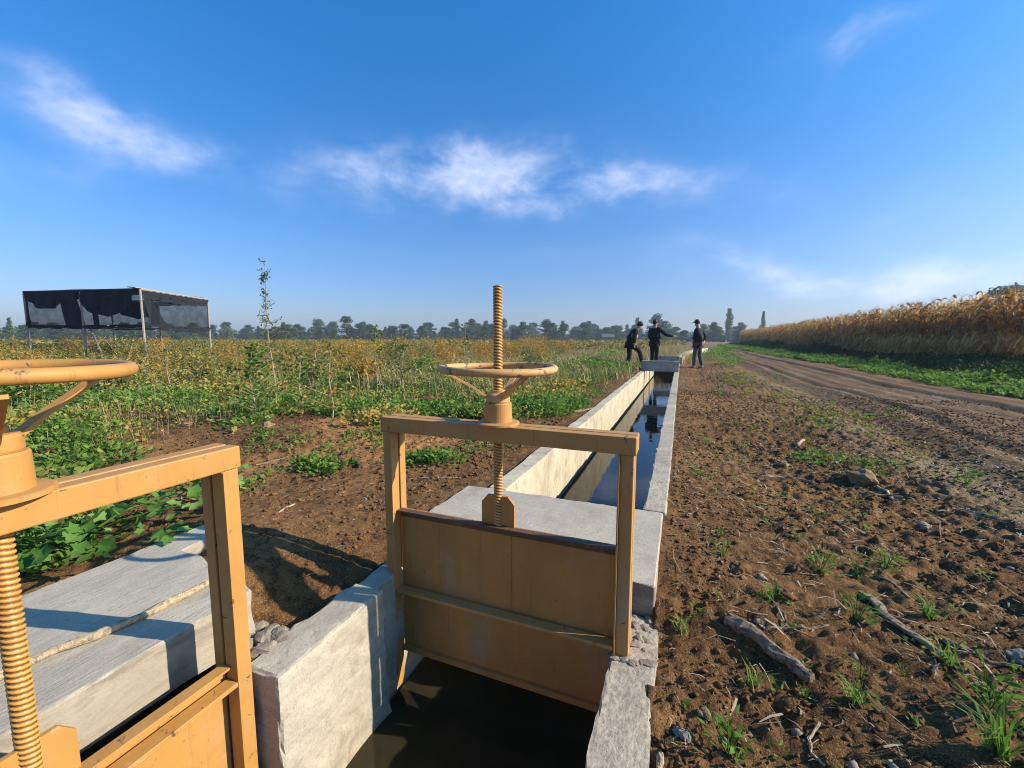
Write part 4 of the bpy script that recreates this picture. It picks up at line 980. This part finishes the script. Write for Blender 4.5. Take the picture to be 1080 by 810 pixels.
def person(loc, rz, J, label, mj, mt, ms, hood=None, cap=False, vest=None, scale=1.0):
    """J: joints in the person's own frame (x right, y forward). Chains meet at pelvis and chest."""
    r = empty('person', loc, rz); r.scale = (scale,) * 3; tag(r, label, 'person')
    order = ['pelvis', 'waist', 'chest', 'neck', 'headb', 'headt', 'shL', 'elL', 'wrL', 'shR', 'elR', 'wrR', 'hipL', 'knL', 'anL', 'toL', 'hipR', 'knR', 'anR', 'toR']
    V = [J[k] for k in order]; ix = {k: i for i, k in enumerate(order)}
    E = [(ix[a], ix[b]) for a, b in (('pelvis', 'waist'), ('waist', 'chest'), ('chest', 'neck'), ('neck', 'headb'), ('headb', 'headt'), ('chest', 'shL'), ('shL', 'elL'), ('elL', 'wrL'), ('chest', 'shR'), ('shR', 'elR'), ('elR', 'wrR'), ('pelvis', 'hipL'), ('hipL', 'knL'), ('knL', 'anL'), ('anL', 'toL'), ('pelvis', 'hipR'), ('hipR', 'knR'), ('knR', 'anR'), ('anR', 'toR'))]
    R = [(.13, .10), (.12, .09), (.14, .10), .055, .085, .075, .06, .042, .028, .06, .042, .028, .085, .058, .042, .035, .085, .058, .042, .035]
    V = list(V); 
    # fingers: short chains from each wrist
    for s in ('L', 'R'):
        wv_ = Vector(J['wr' + s]); d = (wv_ - Vector(J['el' + s])).normalized(); sd2 = d.cross(Vector((0, 0, 1))).normalized(); up_ = sd2.cross(d)
        pk = len(V); V.append(tuple(wv_ + d * .06)); R.append(.03); E.append((ix['wr' + s], pk))
        for f in range(4):
            o_ = up_ * (.028 - .019 * f); ln = (.05, .058, .053, .042)[f]
            V.append(tuple(wv_ + d * .09 + o_)); R.append(.009); E.append((pk, len(V) - 1)); V.append(tuple(wv_ + d * (.09 + ln) + o_ + sd2 * .015)); R.append(.007); E.append((len(V) - 2, len(V) - 1))
        V.append(tuple(wv_ + d * .065 + up_ * .05)); R.append(.010); E.append((ix['wr' + s], len(V) - 1))
    body = skin_mesh('body', V, E, R, M_skin, r)
    head = (Vector(J['headb']) + Vector(J['headt'])) / 2; hd = (Vector(J['headt']) - Vector(J['headb'])).normalized()
    face = Vector(J.get('face', (0, 1, 0))).normalized(); side = face.cross(hd).normalized()
    # nose and ears as part of the head volume, hair or cap over it
    bm = bmesh.new(); bmesh.ops.create_icosphere(bm, subdivisions=3, radius=1)
    for v in bm.verts:
        p = v.co.copy(); k = 1.0
        if p.y > .35 and p.z < .25: k = .80
        v.co = head + side * p.x * .088 * k + face * (p.y * .105 * k - .012) + hd * (p.z * .115 * k + .035)
    bobj('cap' if cap else 'hair', bm, M_hair, r, True)
    if cap:
        bm = bmesh.new(); bmesh.ops.create_icosphere(bm, subdivisions=2, radius=1)
        for v in bm.verts: p = v.co.copy(); v.co = head + side * p.x * .07 + face * (p.y * .075 + .11) + hd * (p.z * .010 + .07)
        bobj('cap_peak', bm, M_hair, r, True)
    jk = ['pelvis', 'waist', 'chest', 'neck', 'shL', 'elL', 'wrL', 'shR', 'elR', 'wrR']; ji = {k: i for i, k in enumerate(jk)}
    jv = [Vector(J[k]) for k in jk]; jv[3] = jv[2] * .4 + jv[3] * .6
    for a, b in (('wrL', 'elL'), ('wrR', 'elR')): jv[ji[a]] = jv[ji[a]] * .93 + jv[ji[b]] * .07
    jr = [(.195, .155), (.19, .15), (.20, .155), .08, .092, .074, .056, .092, .074, .056]
    jv.append(jv[0] + Vector((0, 0, -.09))); jr.append((.185, .15))
    skin_mesh('jacket', [tuple(v) for v in jv], [(0, 1), (1, 2), (2, 3), (2, 4), (4, 5), (5, 6), (2, 7), (7, 8), (8, 9), (0, 10)], jr, mj, r)
    tk = ['pelvis', 'hipL', 'knL', 'anL', 'hipR', 'knR', 'anR']
    skin_mesh('trousers', [J[k] for k in tk], [(0, 1), (1, 2), (2, 3), (0, 4), (4, 5), (5, 6)], [(.15, .12), .108, .082, .070, .108, .082, .070], mt, r)
    for s in ('L', 'R'):
        a = Vector(J['an' + s]); t = Vector(J['to' + s]); d = (t - a); d.z = 0; d.normalize()
        skin_mesh('shoe', [tuple(Vector((a.x, a.y, a.z - .035)) - d * .05), tuple(Vector((a.x, a.y, a.z - .04)) + d * .06), tuple(Vector((t.x, t.y, a.z - .05)) + d * .03)], [(0, 1), (1, 2)], [(.045, .045), (.048, .045), (.042, .032)], ms, r, 0, 1)
    if vest:
        bm = bmesh.new(); n = 14
        w0 = Vector(J['waist']); c0 = Vector(J['chest']); fwd = Vector(vest)
        skin_mesh('vest_panel', [tuple(Vector(J['pelvis']) * .3 + w0 * .7 + fwd * .052), tuple(w0 * .5 + c0 * .5 + fwd * .060), tuple(c0 + fwd * .056)], [(0, 1), (1, 2)], [(.165, .145), (.17, .15), (.15, .125)], M_tan, r, 0, 2)
    return r
std = dict(pelvis=(0, 0, .95), waist=(0, 0, 1.12), chest=(0, 0, 1.36), neck=(0, 0, 1.52), headb=(0, .01, 1.62), headt=(0, .015, 1.73), shL=(-.19, 0, 1.43), elL=(-.26, -.04, 1.15), wrL=(-.24, .03, .92), shR=(.19, 0, 1.43), elR=(.26, -.04, 1.15), wrR=(.24, .03, .92),
           hipL=(-.10, 0, .88), knL=(-.12, .03, .49), anL=(-.13, 0, .09), toL=(-.15, .14, .04), hipR=(.10, 0, .88), knR=(.12, .03, .49), anR=(.13, 0, .09), toR=(.15, .14, .04))
fx, fy = gp(735, 389)
# man on the right: seen side on, facing left towards the canal, hands clasped behind his back
Jm = dict(std); Jm.update(face=(-.05, 1, -.35), headb=(0, .06, 1.61), headt=(0, .09, 1.72), neck=(0, .02, 1.52), elL=(-.27, -.16, 1.17), wrL=(-.10, -.17, .98), elR=(.27, -.16, 1.17), wrR=(.10, -.18, 1.00), chest=(0, -.02, 1.36), anL=(-.13, .06, .09), toL=(-.15, .20, .04), anR=(.15, -.12, .09), toR=(.18, .02, .04), knR=(.14, -.03, .49), knL=(-.12, .06, .49))
person((fx, fy, gz(fx, fy)), math.radians(68), Jm, 'man in cap and dark jacket standing right of the canal with hands behind his back', M_navy, M_jean, M_dusty, cap=True, scale=1.03)
# middle person: back to the camera, arm stretched to the right
x, y = far(690.5, 17.6)
Jc = dict(std); Jc.update(elR=(.40, .16, 1.22), wrR=(.60, .36, 1.16), face=(.5, 1, -.15), anL=(-.09, 0, .09), anR=(.09, 0, .09), knL=(-.09, .02, .49), knR=(.09, .02, .49), elL=(-.24, .02, 1.16), wrL=(-.16, .14, 1.0))
person((x, y, gz(x, y) + .02), math.radians(-25), Jc, 'person all in black behind the concrete beam holding an arm out to the right', M_black, M_black, M_black)
# left person: bending, one foot up on the canal edge
x, y = gp(664, 391)
Jl = dict(std); Jl.update(pelvis=(0, -.04, .93), waist=(0, .03, 1.08), chest=(0, .13, 1.28), neck=(0, .21, 1.40), headb=(0, .27, 1.47), headt=(0, .33, 1.56), face=(0, .8, -.6), shL=(-.18, .14, 1.34), elL=(-.26, .10, 1.08), wrL=(-.20, .02, .93), shR=(.18, .14, 1.34), elR=(.26, .08, 1.08), wrR=(.22, .10, .90),
          hipR=(.10, .0, .87), knR=(.11, .30, .66), anR=(.12, .40, .23), toR=(.12, .53, .17), hipL=(-.10, -.02, .87), knL=(-.11, .0, .47), anL=(-.12, -.10, .09), toL=(-.14, .04, .04))
person((x, y, gz(x, y)), math.radians(-75), Jl, 'person in black and tan jacket leaning over with one foot raised at the canal wall', M_black, M_black, M_black, vest=(1.35, .55, 0), scale=1.04)
bm = bmesh.new(); 
x2, y2 = x + .45, y + .12
o = lump('stone', (x2, y2, gz(x2, y2) + .05), .13, M_rockg, (1.2, 1, .7), 8); tag(o, 'grey stone under the raised foot of the leaning person', 'stone')

# ------------------------------------------------------------------ sticks, logs, stones on the soil
def stick(pts, rad, mat, name, label, cat_, n=8, lift=1.0, flat=1.0):
    P = []
    for i in range(len(pts) - 1):
        for k in range(4): t = k / 4; P.append((pts[i][0] * (1 - t) + pts[i + 1][0] * t, pts[i][1] * (1 - t) + pts[i + 1][1] * t))
    P.append(pts[-1]); L_ = len(P); z0 = gz(*P[0]); z1 = gz(*P[-1]); zs = []
    for i, p in enumerate(P):
        zz = max(gz(*p) * .4 + (z0 + (z1 - z0) * i / (L_ - 1)) * .6, gz(*p) - rad * .3) + rad * .75 * lift; zs.append(zz)
    bm = bmesh.new(); c = Vector((P[0][0], P[0][1], z0))
    tube(bm, [Vector((p[0] + random.gauss(0, rad * .15), p[1] + random.gauss(0, rad * .15), z)) - c for p, z in zip(P, zs)], [rad * (.8 + .35 * random.random()) * (1 - .35 * i / L_) for i in range(L_)], n + 3, True, flat, .42)
    o = bobj(name, bm, mat); o.location = c; return tag(o, label, cat_)
random.seed(31)
stick([gp(768, 646), gp(800, 664), gp(832, 685), gp(858, 702)], .027, M_wood, 'log', 'thick weathered log lying right of the canal in the foreground', 'log', 10)
stick([gp(910, 620), gp(945, 652), gp(1000, 690)], .022, M_wood, 'wood_plank', 'grey split branch lying diagonally at right foreground', 'branch', 6, 1, .5)
stick([gp(803, 501), gp(830, 502), gp(858, 508)], .016, M_wood, 'stick', 'smooth brown stick lying sideways left of the ochre rock', 'stick')
stick([gp(905, 518), gp(925, 521), gp(953, 525)], .018, M_wood, 'stick', 'short thick stick in front of the ochre rock', 'stick')
stick([gp(925, 514), gp(935, 519), gp(944, 528)], .012, M_pale, 'stick', 'pale forked twig crossing the stick by the ochre rock', 'stick')
stick([gp(698, 765), gp(697, 785), gp(688, 812)], .010, M_pale, 'stick', 'bleached stick against the wall at the bottom edge', 'stick')
stick([gp(866, 742), gp(856, 755), gp(858, 770), gp(872, 780)], .005, M_pale, 'twig', 'thin curled pale twig below the log', 'twig')
stick([gp(805, 655), gp(845, 657), gp(875, 653)], .007, M_wood, 'twig', 'brown twig lying just above the log', 'twig')
stick([gp(820, 638), gp(832, 656)], .005, M_pale, 'twig', 'short pale twig leaning on the brown twig above the log', 'twig')
stick([gp(940, 785), gp(955, 800), gp(965, 815)], .009, M_pale, 'stick', 'short pale stick at the bottom edge right of centre', 'stick')
stick([gp(995, 668), gp(1045, 692), gp(1078, 700)], .008, M_wood, 'twig', 'thin dark branch near the right edge above the green tuft', 'twig')
stick([gp(1010, 538), gp(1035, 544), gp(1055, 552)], .008, M_pale, 'twig', 'pale stalk beside a small tuft at the right edge', 'twig')
stick([gp(925, 605), gp(945, 616), gp(960, 628)], .006, M_pale, 'twig', 'thin pale twig behind the grey branch', 'twig')
stick([gp(840, 470), gp(848, 464)], .018, M_pale, 'wood_chip', 'pale wood chip far out on the soil', 'wood chip')
stick([gp(0, 714), gp(60, 690), gp(120, 655), gp(180, 630), gp(226, 616)], .001, M_pale, 'x', 'x', 'x') if False else None
# long pole lying on the outlet slab
bm = bmesh.new(); pts = []
for q in ((-30, 728), (0, 711), (60, 686), (120, 657), (165, 633), (222, 616)):
    a = gp(q[0], q[1], .148); pts.append(Vector((a[0], a[1], .150)))
q0, q1 = pts[0], pts[-1]; nv_ = Vector((-(q1 - q0).y, (q1 - q0).x, 0)).normalized(); pts = [q0 + (q1 - q0) * (i / 14) + nv_ * (.012 * math.sin(i * .55) + .004 * math.sin(i * 1.9)) for i in range(15)]
tube(bm, pts, [.0125 + .002 * math.sin(i * 1.3) for i in range(15)], 10, True, 1, .08); tag(bobj('wooden_pole', bm, M_pale), 'long pale wooden pole lying on the grey slab by the near gate', 'pole')
stick([gp(630 - 360, 520 - 25), gp(300, 487)], .008, M_wood, 'stick', 'short stick on the soil left of the pier', 'stick')
stick([gp(330, 500), gp(350, 508)], .012, M_bark, 'stick', 'dark charred stick on the bare soil left of the middle gate', 'stick')
stick([gp(372, 488), gp(380, 498)], .014, M_bark, 'stick', 'short charred lump of wood beside the dark stick', 'stick')
stick([gp(432, 508), gp(485, 509)], .004, M_pale, 'twig', 'straight white stalk behind the left post of the middle gate', 'twig')
stick([gp(296, 572), gp(312, 556)], .005, M_pale, 'twig', 'short pale stalk on the smooth soil between the gates', 'twig')
stick([gp(605, 460 - 22), gp(628, 434)], .02, M_wood, 'stick', 'weathered stick near the left canal wall', 'stick')
stick([gp(196, 506), gp(215, 500)], .006, M_pale, 'twig', 'pale stalk beside the near gate beam', 'twig')
R_ = [((907, 508), .088, M_rock, 'ochre brown rock with two sticks lying in front of it'), ((882, 488), .035, M_rockg, 'flat grey stone behind the ochre rock'), ((826, 491), .040, M_rock, 'tan clod on the soil in front of a pale weed patch'),
      ((745, 726), .018, M_rock, 'small tan stone near the wall at the bottom'), ((722, 745), .020, M_rockg, 'small grey stone near the wall at the bottom'), ((803, 610), .022, M_rockg, 'pale angular stone beside the grey clods above the log'), ((283, 459), .075, M_rock, 'ochre stone on the soil mound left of the middle gate'), ((196, 455), .07, M_rock, 'flat ochre clod on the left mound near the weeds'),
      ((300, 667), .028, M_rock, 'ochre stone in the hollow beside the pier'), ((284, 672), .020, M_rockg, 'small grey stone in the hollow beside the pier'), ((975, 557), .030, M_rockg, 'grey stone far right on the soil'), ((765, 748), .012, M_rockg, 'white pebble near the wall at the bottom'), ((1050, 548), .025, M_rockg, 'dark stone at the right edge of the soil'), ((1075, 690), .03, M_rockg, 'whitish stone at the right edge near the green tuft'),
      ((780, 604), .04, M_clod, 'dark clod at the head of the log'), ((830, 628), .034, M_clod, 'dark lump between the log and the grey branch'), ((560, 470 - 33), .04, M_rock, 'ochre clod in the weeds behind the gate wheel'), ((460, 412), .10, M_rock, 'ochre lump of earth in the weeds left of the wheel hub'), ((850, 444), .06, M_clod, 'dark earth lump far out beside the track'), ((1000, 478), .04, M_clod, 'dark lump at the edge of the dirt track')]
for i, (q, s, m, lab) in enumerate(R_):
    a = gp(*q); tag(lump('stone', (a[0], a[1], gz(*a) + s * .25), s, m, (1, 1.15, .72), 60 + i, 3), lab, 'stone')
# clods and straw litter
def multi_lumps(n, pos, size, mat, name, label, cat_):
    bm = bmesh.new(); bmesh.ops.create_icosphere(bm, subdivisions=1, radius=1); T = np.array([v.co[:] for v in bm.verts]); TF = np.array([[v.index for v in f.verts] for f in bm.faces]); bm.free()
    J = T[None] * (1 + .6 * (rng.random((n, len(T), 1)) - .5) * 2) * size[:, None, None] * (np.array([1, 1, .7]) * (.7 + .6 * rng.random((n, 1, 3))))
    V = (J + pos[:, None, :]).reshape(-1, 3); F = (TF[None] + (np.arange(n) * len(T))[:, None, None]).reshape(-1, 3)
    return tag(raw(name, V, F, mat), label, cat_, kind='stuff')
n = 22000; u = rng.random(n); Y = .8 + 9 * u ** 1.6; X = -.02 + (2.6 + .25 * Y) * rng.random(n); 
k = fbm(X, Y, .7, 3, 50) > -.25; X, Y = X[k], Y[k]; sz = .003 + .008 * rng.random(len(X)) ** 4 + .0008 * Y
multi_lumps(len(X), np.stack([X, Y, ground_h(X, Y, False) + sz * .3], 1), sz, M_clod, 'soil_clods', 'crumbly dark clods scattered over the right hand soil', 'soil clods')
n = 4500; u = rng.random(n); X = -1.45 - 4.5 * u ** 1.3; Y = 1.2 + 5.5 * rng.random(n); k = ~((X > -2.5) & (Y < 1.25)) & ~((Y < 2.7) & (X > -1.5)) & ~((X > -2.3) & (Y < 1.15)); X, Y = X[k], Y[k]; sz = .004 + .010 * rng.random(len(X)) ** 3 + .0012 * Y
multi_lumps(len(X), np.stack([X, Y, ground_h(X, Y, False) + sz * .3], 1), sz, M_clod, 'soil_crumbs', 'soil crumbs scattered left of the canal', 'soil clods')
n = 260; X = .05 + 3 * rng.random(n); Y = .9 + 6 * rng.random(n) ** 1.5; sz = .004 + .012 * rng.random(n) ** 3
multi_lumps(n, np.stack([X, Y, ground_h(X, Y, False) + sz * .3], 1), sz, M_rockg, 'gravel', 'small pale pebbles scattered through the right hand soil', 'gravel')
def litter(X, Y, ln, w_, mat, name, label):
    n = len(X); a = rng.random(n) * 2 * PI; d = np.stack([np.cos(a), np.sin(a), rng.normal(size=n) * .18], 1); s = np.stack([-np.sin(a), np.cos(a), 0 * a], 1)
    P = np.stack([X, Y, ground_h(X, Y, False) + .006], 1); L2 = ln[:, None]; W2 = w_[:, None]; b = s * rng.normal(size=(n, 1)) * L2 * .2
    V = np.stack([P - d * L2 - s * W2, P - d * L2 + s * W2, P + b + s * W2 + [0, 0, .004], P + b - s * W2 + [0, 0, .004], P + d * L2 - s * W2 * .5, P + d * L2 + s * W2 * .5], 1).reshape(-1, 3)
    k = np.arange(n)[:, None] * 6; F = np.concatenate([k + [0, 1, 2, 3], k + [3, 2, 5, 4]], 1).reshape(-1, 4)
    return tag(raw(name, V, F, mat), label, 'litter', kind='stuff')
n = 13000; Y = .85 + 11 * rng.random(n) ** 1.5; X = -.02 + (2.8 + .2 * Y) * rng.random(n); k_ = fbm(X, Y, .6, 3, 58) + .3 * rng.normal(size=n) > .1; X, Y = X[k_], Y[k_]; n = len(X); litter(X, Y, .008 + .03 * rng.random(n) ** 2.5 + .0012 * Y, .0008 + .0022 * rng.random(n) ** 2 + .0003 * Y, M_stalk, 'straw_litter', 'bits of straw and stalk strewn over the soil at the right')
n = 2200; X = -1.5 - 5 * rng.random(n); Y = 1.3 + 6 * rng.random(n); k = ~((X > -2.5) & (Y < 1.25)) & ~((Y < 2.7) & (X > -1.5)) & ~((X > -2.3) & (Y < 1.15)); X, Y = X[k], Y[k]; litter(X, Y, .01 + .03 * rng.random(len(X)) ** 2.5, .001 + .0015 * rng.random(len(X)) + .0002 * Y, M_stalk, 'straw_bits', 'bits of straw strewn over the soil at the left')
n = 420; Y = .9 + 5 * rng.random(n) ** 1.4; X = .02 + (2.4 + .3 * Y) * rng.random(n); litter(X, Y, .03 + .09 * rng.random(n) ** 2, .0012 + .0022 * rng.random(n), M_wood, 'twig_litter', 'thin brown and grey twigs strewn over the right hand soil')
n = 420; Y = 1.0 + 6 * rng.random(n) ** 1.3; X = .05 + 2.5 * rng.random(n); k = fbm(X, Y, .6, 3, 59) > .0; X, Y = X[k], Y[k]
V, F, c = clumps(X, Y, np.full(len(X), .022), np.full(len(X), .03), 9, np.full(len(X), .020), rng.random(len(X)))
tag(raw('sprout_cover', V, F, M_green, cols=c), 'tiny green sprouts dotted over the right hand soil', 'sprouts', kind='stuff')
n = 90; Y = .9 + 3.5 * rng.random(n) ** 1.3; X = .0 + 2.4 * rng.random(n); litter(X, Y, (.02 + .03 * rng.random(n)), .002 + .003 * rng.random(n), M_stalk, 'dead_leaves', 'curled dead leaves and bark flakes on the right hand soil')
# sparse pale weeds along the strip between soil and track
n = 380; Y = 4 + 22 * rng.random(n) ** 1.5; X = 1.95 + .28 * rng.normal(size=n) - .3 * (Y > 9) * rng.random(n); k = fbm(X, Y, 1.0, 2, 55) > -.05; X, Y = X[k], Y[k]
V, F, c = clumps(X, Y, np.full(len(X), .07), np.full(len(X), .035), 12, .03 + .001 * Y, .3 + .4 * rng.random(len(X)))
tag(raw('pale_weed_line', V, F, M_cover, cols=c), 'thin greyish weeds along the edge of the dirt track', 'weeds', kind='stuff')
gl = []
for a, b, ra, rb, n in ((670 + 15, 418, 4, 2, 0), (905, 490, 30, 3, 10), (760, 374, 14, 5, 110), (775, 384, 12, 3, 25), (785, 404, 40, 1.5, 16), (860, 484, 28, 3, 18), (900, 440, 40, 8, 14)):
    for _ in range(n): gl.append(gp(a + ra * random.gauss(0, .6), b + rb * random.gauss(0, .6)))
gl = np.array(gl); D = np.hypot(gl[:, 0], gl[:, 1])
V, F, c = clumps(gl[:, 0], gl[:, 1], .08 + .006 * D, np.where(D > 12, .28, .03), 14, .022 + .003 * D, .4 + .5 * rng.random(len(gl)))
tag(raw('roadside_weeds', V, F, M_green, cols=c), 'small patches of green weeds right of the canal and behind the standing man', 'weeds', kind='stuff')
# individual tufts on the right soil
def tuft(x, y, h, nb, leafy, label, w_=.006):
    r = empty('weed_tuft', (x, y, gz(x, y)))
    if leafy:
        th = rng.random(nb) * 2 * PI; q = rng.random(nb) * h * .5; P = np.stack([q * np.cos(th), q * np.sin(th), rng.random(nb) * h * .8], 1)
        V, F = leaves(P, .045 * h / .1 ** 1.0 * .6, .5, .38, tdir=np.stack([np.cos(th), np.sin(th), .5 + 0 * th], 1)); raw('leaves', V, F, M_green, r, cols=np.full((len(V), 3), random.random()))
        bm = bmesh.new()
        for k in range(4): a = k * 1.6; tube(bm, [(0, 0, -.01), (math.cos(a) * h * .3, math.sin(a) * h * .3, h * .8)], [.0022, .0012], 4)
        bobj('stem', bm, M_green, r)
    else:
        P = rng.normal(size=(nb, 3)) * [.012, .012, 0]; V, F = blades(P, h, w_, 1.0); raw('blades', V, F, M_green, r, cols=np.full((len(V), 3), .3 + .6 * random.random()))
    return tag(r, label, 'weed tuft', 'weed tufts on the right hand soil')
TF_ = [((770, 762), .13, 40, True, 'leafy green weed near the wall at the bottom'), ((1055, 785), .16, 46, False, 'largest grassy tuft at the bottom right corner'), ((1045, 735), .15, 60, True, 'bushy green weed above the grassy tuft at the right edge'), ((904, 722), .07, 26, False, 'small star shaped grass tuft right of the log end'), ((865, 600), .12, 44, True, 'upright weed above the log and left of the grey branch'), ((905, 602), .08, 40, True, 'low spreading weed at the head of the grey branch'), ((934, 600), .12, 50, True, 'broad leaved weed right of the grey branch head'),
       ((905, 648), .12, 40, True, 'slim weed growing beside the grey branch'), ((813, 628), .07, 26, False, 'little grass tuft just above the log'), ((980, 645), .08, 30, False, 'thin grass tuft right of the grey branch'), ((1020, 510), .14, 60, True, 'feathery weed on the far soil near the track'), ((1045, 547), .07, 30, False, 'tuft beside the pale stalk at the right edge'), ((720, 650), .06, 16, False, 'sparse tuft by the wall under the slab corner'), ((762, 590), .09, 26, True, 'small dull weed right of the slab'), ((760, 570), .07, 22, True, 'tiny weed farther from the slab on the bare soil'), ((795, 700), .07, 16, False, 'grass tuft in the shadow below the log'), ((850, 712), .05, 24, True, 'weed at the lower end of the log'),
       ((910, 700), .05, 18, True, 'tiny weed between the log end and the branch end'), ((890, 800), .06, 18, True, 'seedling at the bottom edge right of the log'), ((757, 418), .16, 40, True, 'pale green weed far out between canal and track'), ((1000, 690), .1, 20, False, 'yellow green grass tuft at the end of the grey branch'), ((955, 755 - 55), .05, 14, True, 'seedling between the branch and the star shaped tuft'), ((735, 505), .08, 20, True, 'weed on the soil right of the canal wall'), ((745, 470), .09, 20, False, 'faint tuft on the soil beside the long canal wall')]
for q, h, nb, lf, lab in TF_: a = gp(*q); tuft(a[0], a[1], h, nb, lf, lab)

# ------------------------------------------------------------------ air
bm = bmesh.new(); addbox(bm, -902, 902, -62, 1700, -3, 24)
hm = bpy.data.materials.new('haze'); hm.use_nodes = True; hn = hm.node_tree; hn.nodes.remove(hn.nodes['Principled BSDF'])
pv = hn.nodes.new('ShaderNodeVolumePrincipled'); pv.inputs['Density'].default_value = .0006; pv.inputs['Color'].default_value = (.72, .86, 1, 1); pv.inputs['Anisotropy'].default_value = .2
hn.links.new(pv.outputs[0], hn.nodes['Material Output'].inputs['Volume'])
tag(bobj('haze', bm, hm), 'thin pale haze over the fields', kind='stuff')
